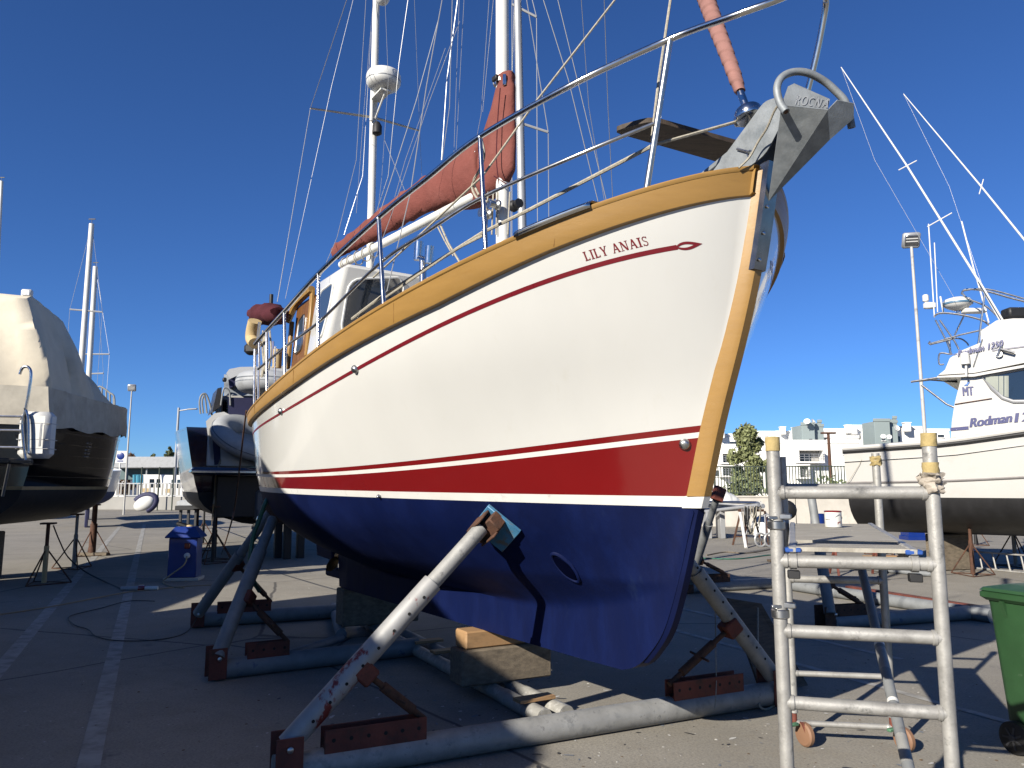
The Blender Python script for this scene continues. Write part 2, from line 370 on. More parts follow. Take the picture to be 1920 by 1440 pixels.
pz = pchip([.8,1.1,1.55,2.2,2.7,3.2,3.5],[1.5,1.5,1.75,2.15,2.6,3.0,3.0]); qz = pchip([.8,1.1,1.55,2.2,2.7,3.2,3.5],[1,1,.88,.82,.75,.70,.70])
s0z = pchip([.8,1.55,2.5,3.5],[-1.4,-1.4,-.75,-.6])
def body(s, z):
    if z < .8: return 0.
    B = Bz(z); sf = stem_s(z)-.03; sf = min(sf, Fz(z)) if z < 1.15 else sf; sa = Az(z); s0 = s0z(z)
    pa = np.interp(z,[.8,1.55,2.5],[1.6,2,2.0]); qa = np.interp(z,[.8,1.55,2.5],[1,.75,.62])
    if s >= s0: x = min(1,(s-s0)/(sf-s0)); t = max(0,1-x**pz(z))**qz(z)
    else: x = min(1,(s0-s)/(s0-sa)); t = max(0,1-x**pa)**qa
    return B*t
def V(s, z):
    k = .085*np.interp(s,[-3.4,-3.0,1.2,2.1],[.5,1,1,.55]); return math.hypot(body(s, z), k)
def hull_hit(px, py, off=0.0):
    d = ray(px, py); prev = None
    for t in np.linspace(2, 14, 4000):
        L = loc(EYE+d*t)
        if L[1] < V(L[0], L[2])+off and prev: return L
        prev = True
def hull_n(s, z, e=.01):
    ds = A(e, V(s+e, z)-V(s-e, z), 0)*1.0; ds[0] = 2*e; dz = A(0, V(s, z+e)-V(s, z-e), 2*e)
    n = np.cross(dz, ds); n = unit(n)
    if n[1] < 0: n = -n
    return unit(A(*(HD*n[0]+SB*n[1]), n[2]))
def poly(tab, deg=4):
    t = np.array(tab); c = np.polyfit(t[:,0], t[:,1], deg); return lambda s: float(np.polyval(c, s))
sheer_ = poly([(2.80,3.385),(2.80,3.385),(2.76,3.358),(2.72,3.325),(2.6,3.258),(2.46,3.196),(2.26,3.13),(2.1,3.075),(1.94,3.04),(1.77,3.0),(1.59,2.954),(1.37,2.9),(1.09,2.832),(.76,2.763),(.46,2.699),(.09,2.632),(-.33,2.57),(-.73,2.521),(-1.48,2.445),(-2.1,2.407),(-3,2.39),(-4,2.42),(-5,2.48)], 5)
sheer = lambda s: sheer_(s)+.010
bandb = lambda s: sheer(s)-float(np.interp(s,[-5,-2,-1.2,-.4,.5,1.3,2.0,2.8],[.075,.075,.088,.105,.115,.128,.112,.115]))
cove = poly([(2.62,2.985),(2.55,2.967),(2.49,2.945),(2.26,2.889),(1.98,2.822),(1.61,2.725),(1.1,2.611),(.39,2.453),(-1.1,2.274),(-2.22,2.225),(-3.3,2.20),(-4.3,2.21),(-5,2.24)], 5)
redt = poly([(2.32,2.011),(2.04,1.966),(1.47,1.901),(.78,1.844),(-.22,1.806),(-1.2,1.80),(-2.17,1.807),(-3.4,1.835),(-5,1.90)], 3)
whit = poly([(2.201,1.604),(.46,1.617),(-.35,1.634),(-1.74,1.655),(-3,1.67),(-5,1.70)], 2)
whib = poly([(2.25,1.539),(.44,1.572),(-.38,1.589),(-1.64,1.607),(-3,1.62),(-5,1.64)], 2)
boat = thing('sailing_ketch', 'cream motor sailer with red boot band and blue bottom propped up on the hard', 'boat', W(-1,0,0))
NU = 90
def row(zf, side, off=0.0, n=NU, zlim=None, trim=0.0):
    sf = 2.3
    for _ in range(25): sf = stem_s(zf(sf))-.02-trim
    sa = -4.8
    for _ in range(10): sa = Az(max(.8, zf(sa)))
    out = []
    for i in range(n+1):
        u = i/n; w = (u-math.sin(2*math.pi*u)/(2*math.pi)*.75)
        s = sf+(sa-sf)*w; z = zf(s); out.append(W(s, side*(V(s, z)+off), z))
    return out
def shell(name, lo, hi, k, m, parent=boat, off=0.0, sides=(1,-1), trim=0.0):
    mb = MB()
    for sd in sides:
        rows = [row((lambda s, t=t: lo(s)+(hi(s)-lo(s))*t), sd, off, trim=trim) for t in np.linspace(0, 1, k+1)]
        mb.grid(rows)
    return mb.build(name, m, parent, ang=50)
hull = shell('topsides', lambda s: redt(s), lambda s: sheer(s)+.01, 14, M['gel_white'])
r1 = lambda s: redt(s)-np.interp(s,[-3,2.3],[.022,.036]); r2 = lambda s: r1(s)-np.interp(s,[-3,2.3],[.022,.030])
shell('red_pinstripe', r1, redt, 1, M['red'])
shell('white_pinstripe', r2, r1, 1, M['white_stripe'])
shell('red_boot_band', whit, r2, 4, M['red'])
shell('white_waterline_stripe', whib, whit, 2, M['white_stripe'])
# underwater body, keel and forefoot in one skin
mb = MB()
zb = .53
for sd in (1,-1):
    rows = []
    for t in np.linspace(0, 1, 46)**.9:
        zz = 1.6-(1.6-zb)*t; line = []
        top = t == 0
        sf = stem_s(max(zz, .5)); sf = sf-.02
        for _ in range(8):
            if zz > 1.5: sf = stem_s(whib(sf))-.02 if top else stem_s(zz)-.02
        sa = min(Az(max(zz,.8)), -3.35) if zz > .93 else np.interp(zz,[.5,.93],[-3.3,-3.4])
        for i in range(NU+1):
            u = i/NU; w = (u-math.sin(2*math.pi*u)/(2*math.pi)*.75); s = sf+(sa-sf)*w
            z = whib(s)-(whib(s)-zb)*t
            z = max(z, zb) if s < 1.45 else z
            line.append(W(s, sd*V(s, z), z))
        rows.append(line)
    mb.grid(rows)
    if sd == 1: bot1 = rows[-1]
    else: mb.grid([bot1, rows[-1]])
    ends = [r[0] for r in rows]
    if sd == 1: e1 = ends; a1 = [r[-1] for r in rows]
    else: mb.grid([e1, ends]); mb.grid([a1, [r[-1] for r in rows]])
bottom = mb.build('antifouled_bottom', M['antifoul'], boat, ang=40)
# proud tan timber band round the sheer with its dark underside, and the cap rail
mb = MB()
for sd in (1,-1):
    a = row(lambda s: bandb(s), sd, .040, trim=-.01); b = row(lambda s: sheer(s), sd, .040, trim=-.01); c = row(lambda s: bandb(s), sd, -.01, trim=-.01); d = row(lambda s: sheer(s), sd, -.05, trim=-.01)
    mid = row(lambda s: (bandb(s)+sheer(s))/2, sd, .042, trim=-.01)
    a2 = row(lambda s: bandb(s)+.006, sd, .042, trim=-.01)
    mb.grid([c, a, a2, mid, b, d])
band = mb.build('timber_sheer_band', M['tan_wood'], boat, ang=30)
mb = MB()
for sd in (1,-1):
    prof = [(.040,.002),(.045,.007),(.045,.020),(.038,.027),(-.055,.028),(-.065,.022),(-.065,.002)]
    mb.grid([row(lambda s, dz=dz: sheer(s)+dz, sd, dv, trim=.0) for dv, dz in prof]+[row(lambda s: sheer(s), sd, .040, trim=.0)])
mb.build('cap_rail', M['tan_wood'], boat, ang=30)
for sd in (1,-1):                                                        # scarf seams in the timber band
    for s in (2.05, .95, -.55, -2.0):
        mb = MB(); mb.tube([W(s+.05*u, sd*(V(s+.05*u, bandb(s)+(sheer(s)-bandb(s))*u)+.0425), bandb(s+.05*u)+(sheer(s)-bandb(s))*u) for u in np.linspace(.06,.94,6)], .0016, 5); mb.build('scarf_seam', M['brown_wood'], band)
# stainless strip over the rail by the mast
pr = [(.066,.004),(.068,.03),(.052,.046),(-.055,.048),(-.07,.03)]
for sd in (1,-1):
    mb = MB(); mb.grid([[W(s, sd*(V(s, sheer(s))+dv), sheer(s)+dz) for s in np.linspace(1.90,2.26,14)] for dv, dz in pr])
    mb.build('rail_chafe_strip', M['steel'], boat, ang=40, solid=.003)
mb = MB()                                                                # deck and the inside of the bulwark
lp = [W(s, max(.02, V(s, sheer(s)-.16)-.05), sheer(s)-.16) for s in np.linspace(2.6,-4.8,40)]; rp = [W(s, -max(.02, V(s, sheer(s)-.16)-.05), sheer(s)-.16) for s in np.linspace(2.6,-4.8,40)]
lu = [W(s, V(s, sheer(s))-.05, sheer(s)) for s in np.linspace(2.6,-4.8,40)]; ru = [W(s, -V(s, sheer(s))+.05, sheer(s)) for s in np.linspace(2.6,-4.8,40)]
mb.grid([lu, lp, rp, ru]); mb.build('deck', M['gel2'], boat, ang=30)
mb = MB()                                                                # cove line with its open arrow head
for sd in (1,-1):
    ss = np.linspace(2.482,-4.7,110)
    hw = lambda s: np.interp(s,[-3,2.5],[.0085,.0120])
    mb.grid([[W(s, sd*(V(s, cove(s)+e*hw(s))+.0025), cove(s)+e*hw(s)) for s in ss] for e in (-1,1)])
    def lens(x, r): return r*math.sin(math.pi*min(1, x**.62))
    for e in (1,-1):
        xs = np.linspace(0,1,16); ot = []; it = []
        for x in xs:
            s = 2.478+.082*x; z0 = cove(s)
            o_ = .021*math.sin(math.pi*x**.75); i_ = max(0, .021*math.sin(math.pi*x**.75)-.0105-.006*x)
            ot.append(W(s, sd*(V(s, z0+e*o_)+.003), z0+e*o_)); it.append(W(s, sd*(V(s, z0+e*i_)+.003), z0+e*i_))
        mb.grid([ot, it])
mb.build('cove_stripe', M['stripe_red'], boat, ang=0)
# lettering on both bows: serif strokes built as thick polygons mapped on to the hull skin
GL = {}
def rect(x0,y0,x1,y1): return [(x0,y0),(x1,y0),(x1,y1),(x0,y1)]
def stroke(x0,y0,x1,y1,w): return [(x0-w/2,y0),(x0+w/2,y0),(x1+w/2,y1),(x1-w/2,y1)]
GL['L'] = (.62,[rect(.08,0,.24,1),rect(.0,0,.32,.07),rect(.0,.93,.32,1),rect(.22,0,.52,.10),rect(.50,0,.56,.24)])
GL['I'] = (.36,[rect(.10,0,.26,1),rect(.01,0,.35,.07),rect(.01,.93,.35,1)])
GL['Y'] = (.72,[rect(.28,0,.44,.45),rect(.20,0,.52,.05),stroke(.36,.42,.12,1,.17),stroke(.36,.42,.60,1,.10),rect(.0,.95,.26,1),rect(.48,.95,.72,1)])
GL['A'] = (.74,[stroke(.10,0,.36,1,.09),stroke(.62,0,.36,1,.17),rect(.20,.31,.52,.40),rect(-.01,0,.22,.05),rect(.48,0,.76,.05)])
GL['N'] = (.82,[rect(.10,0,.18,1),rect(.61,0,.70,1),stroke(.62,0,.15,1,.19),rect(.0,0,.30,.05),rect(.0,.95,.2,1),rect(.52,.95,.80,1)])
def arc(cx,cy,rx,ry,a0,a1,w,n=9):
    o = []; 
    for k in range(n+1):
        a = R(a0+(a1-a0)*k/n); o.append((cx+rx*math.cos(a), cy+ry*math.sin(a)))
    i = [(cx+(x-cx)*(1-w/rx), cy+(y-cy)*(1-w/ry)) for x, y in o]
    return [[o[k], o[k+1], i[k+1], i[k]] for k in range(n)]
GL['S'] = (.54,arc(.26,.745,.22,.265,20,270,.085)+arc(.26,.255,.22,.265,90,-160,.085)+[rect(.42,.78,.47,.98),rect(.03,.02,.08,.22),[(.10,.62),(.20,.50),(.44,.36),(.34,.48)]])
GL[' '] = (.36,[])
def letters(txt, mapf, name, m, parent, thick=None):
    mb = MB(); x = 0
    for ch in txt:
        w, ps = GL[ch]
        mb = MB()
        for p in ps: mb.add([mapf(x+a, b) for a, b in p], [list(range(len(p)))])
        if ps: mb.build('letter', m, parent, ang=0)
        x += w+.06
    return x
def name_map(sd, h=.047, s_start=2.14, s_end=2.40):
    tot = sum(GL[c][0]+.06 for c in 'LILY ANAIS')
    def f(x, y):
        u = x/tot if sd > 0 else 1-x/tot
        s = s_start+(s_end-s_start)*u; z = cove(s)+.034+h*y
        s2 = s+.02*y*sd*0
        return W(s2, sd*(V(s2, z)+.0025), z)
    return f
for sd in (1,-1): letters('LILY ANAIS', name_map(sd), 'name_lettering', M['stripe_red'], boat)
# wooden stem piece with the steel bow plate
def stem_bar(z0, z1, wf, wb, depth, fwd, n=18, rnd=.35):
    rings = []
    for z in np.linspace(z0, z1, n):
        s = stem_s(z)+fwd; rings.append([W(s-depth, wb, z), W(s-.022, wf, z), W(s, wf*rnd*1.6, z), W(s, -wf*rnd*1.6, z), W(s-.022, -wf, z), W(s-depth, -wb, z)])
    return rings
mb = MB(); mb.loft(stem_bar(1.602, 3.36, .05, .075, .092, .035)); mb.build('stem_post', M['tan_wood'], boat, ang=30)
mb = MB(); mb.loft(stem_bar(2.83, 3.40, .050, .054, .055, .043, 12, .6)); plate = mb.build('bow_plate', mat('dull_bow_plate', (.24,.235,.23), .25, 1.0, var=.35, vs=5), boat, ang=25)
for z in (2.88, 3.02, 3.16):
    mb = MB(); p = W(stem_s(z)+.045, .02, z); mb.lathe([(.011,0),(.011,.004),(.006,.008)], p, A(*HD,0), 10); mb.build('bolt', M['steel'], plate)
mb = MB(); mb.loft(stem_bar(1.535, 1.602, .047, .07, .11, .034, 4)); mb.build('stem_waterline_stripe', M['white_stripe'], boat, ang=30)
mb = MB(); mb.loft(stem_bar(.60, 1.535, .045, .05, .09, .012, 24)); mb.build('stem_foot', M['antifoul'], boat, ang=30)
# bow thruster tunnel, skin fittings, bow-eye
def on_hull(px, py, off=0.0):
    L = hull_hit(px, py); n = hull_n(L[0], L[2]); return W(*L)+n*off, n
def oval_ring(px, py, a, b, rot, r, m, name, mouth=None):
    c, n = on_hull(px, py); Fm = frame_to(n); pts = []
    for k in range(28):
        t = 2*math.pi*k/28; x = a*math.cos(t); y = b*math.sin(t)
        q = c+Fm[:,0]*(x*math.cos(rot)-y*math.sin(rot))+Fm[:,1]*(x*math.sin(rot)+y*math.cos(rot))
        L = loc(q); pts.append(W(L[0], V(L[0], L[2])+.002, L[2]))
    mb = MB(); mb.tube(pts, r, 8, closed=True); o = mb.build(name, m, boat)
    if mouth:
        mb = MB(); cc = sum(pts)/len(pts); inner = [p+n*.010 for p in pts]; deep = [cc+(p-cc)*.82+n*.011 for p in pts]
        mb.add(deep+[cc+n*.0115], [[k,(k+1)%28,28] for k in range(28)]); mb.build('tunnel_shade_disc', mouth, o)
    return o
M['tunnel_shade'] = mat('shadowed_tunnel', (.002,.003,.014), .9, var=.3, spec=0.0)  # dark disc colour stands in for shade inside the uncut tunnel
oval_ring(1061,1064, .055, .118, .55, .013, M['antifoul'], 'thruster_tunnel', M['tunnel_shade'])
for px, py, r in ((1284,833,.034),(667,692,.030),(528,771,.030),(712,929,.014)):
    c, n = on_hull(px, py, .004); mb = MB(); mb.lathe([(r,0),(r,.006),(r*.7,.02),(r*.45,.024)], c, n, 18); mb.build('skin_fitting', M['steel_dull'], boat)
# rudder heel, rudder and skeg plates
mb = MB(); mb.box(W(-3.28,0,.66), (.09,1.06,.11), rotz(math.atan2(HD[1],HD[0])-R(90)), .02)
mb.build('rudder_heel', M['antifoul'], boat)
mb = MB(); mb.tube([W(-3.63,0,.70), W(-3.63,0,1.3)], .045, 12); mb.build('rudder_stock', M['antifoul'], boat)
mb = MB(); mb.prism([W(-3.68,.03,.8),W(-4.15,.03,.82),W(-4.3,.03,1.24),W(-3.68,.03,1.2)], A(*SB,0)*-.06); mb.build('rudder_blade', M['antifoul'], boat)
mb = MB(); pc = W(-3.46,0,.86)
for k in range(3):
    a = k*2.094+.3; up = A(0,0,math.cos(a))+A(*SB,0)*math.sin(a); mb.loft([[pc+up*r_+A(*HD,0)*w_*.3*c+np.cross(up,A(*HD,0))*w_*d for c, d in ((1,1),(-.6,0),(-1,-1),(.6,0))] for r_, w_ in ((.03,.03),(.11,.07),(.19,.05),(.22,.01))])
mb.lathe([(.045,-.06),(.045,.05),(.01,.09)], pc, -A(*HD,0), 12)
mb.build('propeller', mat('bronze', (.35,.22,.10), .4, 1.0), boat)
# ================================================================ deckhouse, spars and rails of the ketch
H3 = A(*HD, 0); S3 = A(*SB, 0); UP = A(0,0,1)
def smoothpoly(pts, n=5):
    """round the corners of a planar polygon"""
    P = [np.asarray(p, float) for p in pts]; out = []; m = len(P)
    for i in range(m):
        a, b, c = P[i-1], P[i], P[(i+1)%m]; r = min(np.linalg.norm(a-b), np.linalg.norm(c-b))*.28
        p = b+unit(a-b)*r; q = b+unit(c-b)*r
        for t in np.linspace(0, 1, n): out.append((1-t)**2*p+2*t*(1-t)*b+t*t*q)
    return out
def pane(name, pts, n, glass, frame, parent, fr=.012, th=.006, sub='window_frame'):
    P = smoothpoly(pts); n = unit(n); mb = MB(); mb.prism([p+n*.003 for p in P], n*th); o = mb.build(name, glass, parent, ang=20)
    mb = MB(); mb.tube([p+n*.006 for p in P], fr, 6, closed=True); mb.build(sub, frame, o); return o
wsf = lambda z: -1.50-.2875*(3.77-z); wsh = lambda z: .78+.125*(3.77-z)
mb = MB(); rings = []
def houserect(sf, sa, hw, z, r=.05):
    c = [(sf, hw), (sf, -hw), (sa, -hw), (sa, hw)]; o = []
    for i, (a, b) in enumerate(c):
        pa = A(*c[i-1]); pb = A(a, b); pc = A(*c[(i+1)%4])
        p = pb+unit(pa-pb)*r; q = pb+unit(pc-pb)*r
        for t in (0, .33, .67, 1): w = (1-t)**2*p+2*t*(1-t)*pb+t*t*q; o.append(W(w[0], w[1], z))
    return o
for z in (2.3, 2.9, 3.3, 3.55, 3.76): rings.append(houserect(wsf(z), -2.28, wsh(z), z))
rings.append(houserect(wsf(3.79)-.02, -2.26, wsh(3.79)-.03, 3.792))
for k in (.75, .5, .25, .05): rings.append([W(-1.9+(loc(p)[0]+1.9)*k, loc(p)[1]*k, 3.792+.06*(1-k*k)) for p in rings[5]])
mb.loft(rings); house = mb.build('wheelhouse', M['gel_white'], boat, ang=35)
fp0 = W(-1.50,0,3.77); fn = unit(H3*1.0+UP*(-.2875)); fn = unit(A(*(HD*1.0), -.2875)); sp0 = W(-2,.78,3.77); sn = unit(S3+UP*.125)
fw = [PL(x, y, fp0, fn) for x, y in ((640,612),(655,523),(748,520),(757,536),(742,640),(650,640))]
pane('front_window', fw, fn, M['glass'], M['plastic_white'], house)
def mirror(P):                                                       # to the port side
    out = []
    for p in P: L = loc(p); out.append(W(L[0], -L[1], L[2]))
    return out
fwm = [W(loc(p)[0], -loc(p)[1], loc(p)[2]) for p in fw]
if min(loc(p)[1] for p in fw) > .03: pane('front_window', fwm, fn, M['glass'], M['plastic_white'], house)
M['glass_sky'] = mat('clear_side_glass', (.05,.08,.13), .03, var=0, spec=.9, coat=.4)
sw = [PL(x, y, sp0, sn) for x, y in ((627,529),(600,549),(596,634),(604,631),(620,572))]
pane('side_window', sw, sn, M['glass_sky'], M['plastic_white'], house); pane('side_window', mirror(sw), unit(-S3+UP*.125), M['glass_sky'], M['plastic_white'], house)
# timber door section behind
dp0 = W(-2.5,.80,3.3); dn = unit(S3+UP*.06); dz = 3.70
mb = MB(); rg = []
for z in (2.35, 3.0, 3.62): rg.append(houserect(-2.285, -2.96, .80+.06*(3.3-z), z, .03))
rg.append(houserect(-2.29, -2.94, .75, 3.68, .05)); rg.append(houserect(-2.35, -2.88, .45, 3.72, .05))
mb.loft(rg); door = mb.build('door_house', M['brown_wood'], boat, ang=35)
dw = [PL(x, y, dp0, dn) for x, y in ((572,588),(562,603),(554,666),(566,655))]
pane('door_window', dw, dn, M['glass_sky'], M['steel_dull'], door)
for a, b in (((588,546),(577,668)), ((549,604),(541,692))):
    mb = MB(); p, q = PL(*a, dp0, dn)+dn*.01, PL(*b, dp0, dn)+dn*.01; mb.bar(p, q, .07, .04, dn, .008); mb.build('door_post', M['tan_wood'], door)
mb = MB(); ar = spline([PL(x, y, dp0, dn)+dn*.03 for x, y in ((590,543),(575,556),(560,572),(549,594),(545,603))], 5)
mb.tube(ar, .038, 8); mb.build('door_arch', M['tan_wood'], door)
# coachroof with its portholes
mb = MB(); rg = []
for s, w, z in ((-1.7,.72,2.95),(-1,.78,3.02),(0,.72,3.05),(.8,.52,3.05),(1.15,.40,3.0)):
    rg.append([W(s, w+.06, sheer(s)-.2), W(s, w, z-.05), W(s, w-.06, z), W(s, 0, z+.05), W(s, -w+.06, z), W(s, -w, z-.05), W(s, -w-.06, sheer(s)-.2)])
mb.loft(rg); mb.build('coachroof', M['gel2'], boat, ang=35)
# chimney-like vents
vent = None
mb = MB(); p = BP(795,500,.25); b = W(loc(p)[0], .25, 3.0); t_ = BP(793,487,.25); mb.tube([b, t_], .035, 14); stk = mb.build('heater_flue', M['steel'], boat)
for (x0, y0, x1, y1) in ((786,453,784,488), (806,462,804,494)):
    mb = MB(); mb.tube([BP(x1,y1,.25), BP(x0,y0,.25)], .043, 16); mb.build('flue_cowl', M['steel'], stk)
mb = MB(); mb.tube(spline([BP(786,484,.25), BP(795,487,.25), BP(804,490,.25)],4), .03, 10); mb.build('flue_elbow', M['steel'], stk)
# masts
def spar(name, s, v, z0, z1, r, m, parent=boat, taper=.9, lean=0.0):
    mb = MB(); mb.tube([W(s, v, z0), W(s+lean*.5, v, (z0+z1)/2), W(s+lean, v, z1)], [r, r*.98, r*taper], 18); return mb.build(name, m, parent)
main = spar('main_mast', .1, 0, 2.95, 10.2, .058, M['mast_white'], lean=-.05)
mb = MB(); mb.bar(W(.1-.062,0,4.9), W(.1-.09,0,10.1), .022, .012, S3); mb.build('sail_track', M['mast_grey'], main)
mz = spar('mizzen_mast', -2.76, 0, 3.6, 9.2, .046, M['mast_white'], lean=-.03, taper=.85)
sp = BP(582,203,.75); pt = BP(786,245,-.62); ctr = W(-2.77,0,(sp[2]+pt[2])/2+.03)
mb = MB(); mb.tube([ctr, sp], [.016,.011], 8); mb.build('spreader', M['steel_dull'], mz)
mb = MB(); mb.tube([ctr, pt], [.016,.011], 8); mb.build('spreader', M['steel_dull'], mz)
rc = BP(716,150,0); rc = W(-2.50, 0, rc[2]-.05)
mb = MB(); mb.lathe([(.06,-.10),(.17,-.065),(.198,-.02),(.203,.03),(.20,.07),(.185,.105),(.12,.125),(.01,.13)], rc, UP, 32); rd = mb.build('radome', M['plastic_white'], mz, ang=50)
mb = MB(); mb.lathe([(.2045,-.004),(.2045,.004)], rc, UP, 32, cap=False); mb.build('radome_seam', M['mast_grey'], rd)
mb = MB(); mb.bar(W(-2.73,0,rc[2]-.13), W(-2.42,0,rc[2]-.13), .13, .02, UP); mb.tube([W(-2.72,0,rc[2]-.36), W(-2.42,0,rc[2]-.13)], .012, 8); mb.tube([W(-2.72,0.05,rc[2]-.13), W(-2.72,.05,rc[2]-.40)], .02, 8); mb.build('radome_bracket', M['mast_white'], mz)
mb = MB(); q = BP(713,2,0); mb.lathe([(.02,-.10),(.07,-.07),(.09,-.02),(.09,.07),(.07,.12),(.01,.14)], W(-2.6,0,q[2]+.02), UP, 20); mb.build('radar_reflector', M['plastic_white'], mz)
mb = MB(); q = BP(703,245,0); mb.lathe([(.03,-.08),(.058,-.06),(.058,.03),(.03,.08)], W(-2.66,0,q[2]), UP, 14); mb.build('deck_light', M['black'], mz)
mb = MB(); mb.box(BP(946,150,.06), (.03,.03,.1), None, .004); mb.build('mast_fitting', M['steel'], main)
# boom and its canvas cover
b0 = W(.02, .0, 4.24); b1 = BP(640,497,.48); bd = unit(b1-b0)
mb = MB(); mb.tube([b0, b0+(b1-b0)*.5, b1], [.043,.043,.04], 16); boom = mb.build('boom', M['mast_white'], boat)
def cover_ring(c, along, hu, hd, hw, n=20, seed=0, amp=.006):
    side = unit(np.cross(along, UP)); up = unit(np.cross(side, along)); o = []
    for k in range(n):
        a = 2*math.pi*k/n; h = hu if math.sin(a) > 0 else hd
        w = 1+amp/hw*math.sin(3*a+seed*1.7)+amp/hw*.8*math.sin(5*a+seed*2.9)
        o.append(c+side*math.cos(a)*hw*w+up*math.sin(a)*h*w)
    return o
mb = MB(); rings = []
tops = [(905,262),(850,298),(800,332),(760,360),(720,390),(680,422),(650,446),(626,464)]; bots = [(905,366),(855,378),(800,398),(760,418),(720,440),(680,461),(650,474),(632,481)]
for i, (t, b) in enumerate(zip(tops, bots)):
    for f in ((0, .25, .5, .75) if i < len(tops)-1 else (0,)):
        t2 = A(*t)*(1-f)+A(*tops[min(i+1,7)])*f; b2 = A(*b)*(1-f)+A(*bots[min(i+1,7)])*f; u = (i+f)/7
        v = .03+.45*u; pT = BP(*t2, v); pB = BP(*b2, v); c = (pT+pB)/2; hh = np.linalg.norm(pT-pB)/2
        rings.append(cover_ring(c, bd, hh, hh, .115*(1-u)+.055*u, seed=i*4+f*4, amp=.007))
rings.insert(0, [rings[0][k]*.85+sum(rings[0])/20*.15-bd*.02 for k in range(20)])
rings.append([rings[-1][k]*.3+sum(rings[-1])/20*.7+bd*.05 for k in range(20)])
mb.loft(rings); mb.build('boom_sail_cover', M['sailcover'], boom, ang=60)
# mast boot of the cover: wide at the foot, laced narrow round the mast at the top
mb = MB(); rings = []
for i, (y, xl, xr, hw) in enumerate(((143,936,960,.068),(150,934,961,.074),(158,937,960,.066),(170,931,962,.078),(200,922,962,.085),(230,910,962,.09),(262,898,963,.095),(295,878,963,.10),(325,862,962,.105),(350,856,962,.105),(368,862,950,.10),(380,880,925,.08))):
    pL = BP(xl, y, 0); pR = BP(xr, y, 0); c = (pL+pR)/2; c[2] = (pL[2]+pR[2])/2; a = np.linalg.norm((pR-pL)[:2])/2; o = []
    for k in range(24):
        t = 2*math.pi*k/24; w = 1+.035*math.sin(4*t+i*.25)+.02*math.sin(7*t+i*.6)
        o.append(c+H3*math.cos(t)*a*w+S3*math.sin(t)*hw*w*(1-.25*max(0,-math.cos(t)))+UP*0)
    rings.append(o)
mb.loft(rings); boot = mb.build('mast_sail_cover', M['sailcover'], main, ang=60)
mb = MB(); c = (BP(948,152,0)); mb.lathe([(.088,-.018),(.090,0),(.088,.018)], W(.10,0,c[2]), UP, 20, cap=False); mb.build('cover_strap', M['plastic_white'], boot)
mb = MB(); mb.box(W(.11,.09,c[2]+.01), (.07,.03,.045), rotz(math.atan2(HD[1],HD[0])), .006); mb.build('strap_buckle', M['black'], boot)
def seam(pts, v, name='cover_seam'):
    mb = MB(); mb.tube(spline([BP(x, y, v) for x, y in pts], 5), .005, 5); return mb.build(name, M['maroon'], boot)
seam(((938,165),(933,230),(931,300),(936,345)), .118); seam(((926,330),(938,338),(950,345)), .125)
mb = MB(); q = BP(888,290,.125); mb.box(q, (.045,.006,.055), rotz(math.atan2(HD[1],HD[0])), .004); mb.build('cover_badge', M['plastic_white'], boot)
# lacing, lazy bits under the boom
for i, x in enumerate((655,668,684,700,716)):
    mb = MB(); c = b0+(b1-b0)*np.interp(x,[640,930],[1.02,0]); mb.tube([c+bd*0+unit(np.cross(bd,UP))*.06*math.cos(a)+UP*.075*math.sin(a)-UP*.02 for a in np.linspace(0,6.283,15)], .006, 5, closed=True); mb.build('sail_tie', M['rope'], boom)
# furled headsail with its spiral sacrificial strip, drum, stay
f0 = BP(1388,172,0); f1 = BP(1325,0,0); fd = unit(f1-f0); FM = frame_to(fd); rows = []
for k in range(330):
    z = k*.0073; r0 = np.interp(z,[0,.1,.8,2.4],[.026,.036,.050,.056]); ln = []
    for a in range(20):
        th = 2*math.pi*a/20; ph = (z/(.066+.006*math.sin(z*5))+a/20.0+.05*math.sin(z*13))%1.0
        rr = r0+.0055*(1-ph)-.002*(ph > .93)+.0016*math.sin(3*th+z*8); ln.append(f0+fd*z+FM[:,0]*rr*math.cos(th)+FM[:,1]*rr*math.sin(th))
    rows.append(ln)
mb = MB(); mb.loft(rows); furl = mb.build('furled_headsail', M['sail_uv'], boat, ang=55)
base = BP(1412,250,0)
mb = MB(); mb.tube([f0+fd*.05, f0-fd*.14], .022, 14); mb.build('furler_foil', M['steel'], furl)
dr = f0-fd*.16; mb = MB(); mb.lathe([(.058,-.04),(.072,-.038),(.076,-.03),(.076,.012),(.07,.022),(.025,.026),(.022,.06)], dr, fd, 26); mb.build('furler_drum', M['steel'], furl)
mb = MB(); mb.box(dr-S3*0+H3*-.07-UP*.02, (.05,.035,.06), None, .01); mb.build('drum_guide', M['steel_dull'], furl)
mb = MB(); mb.tube([dr-fd*.03, dr-fd*.12], .012, 8); mb.tube([dr-fd*.11+S3*.015, W(2.70,.015,3.46)], .010, 6); mb.tube([dr-fd*.11-S3*.015, W(2.70,-.015,3.46)], .010, 6); mb.lathe([(.022,-.02),(.022,.02)], dr-fd*.12, S3, 12); mb.build('stay_toggle', M['steel'], furl)
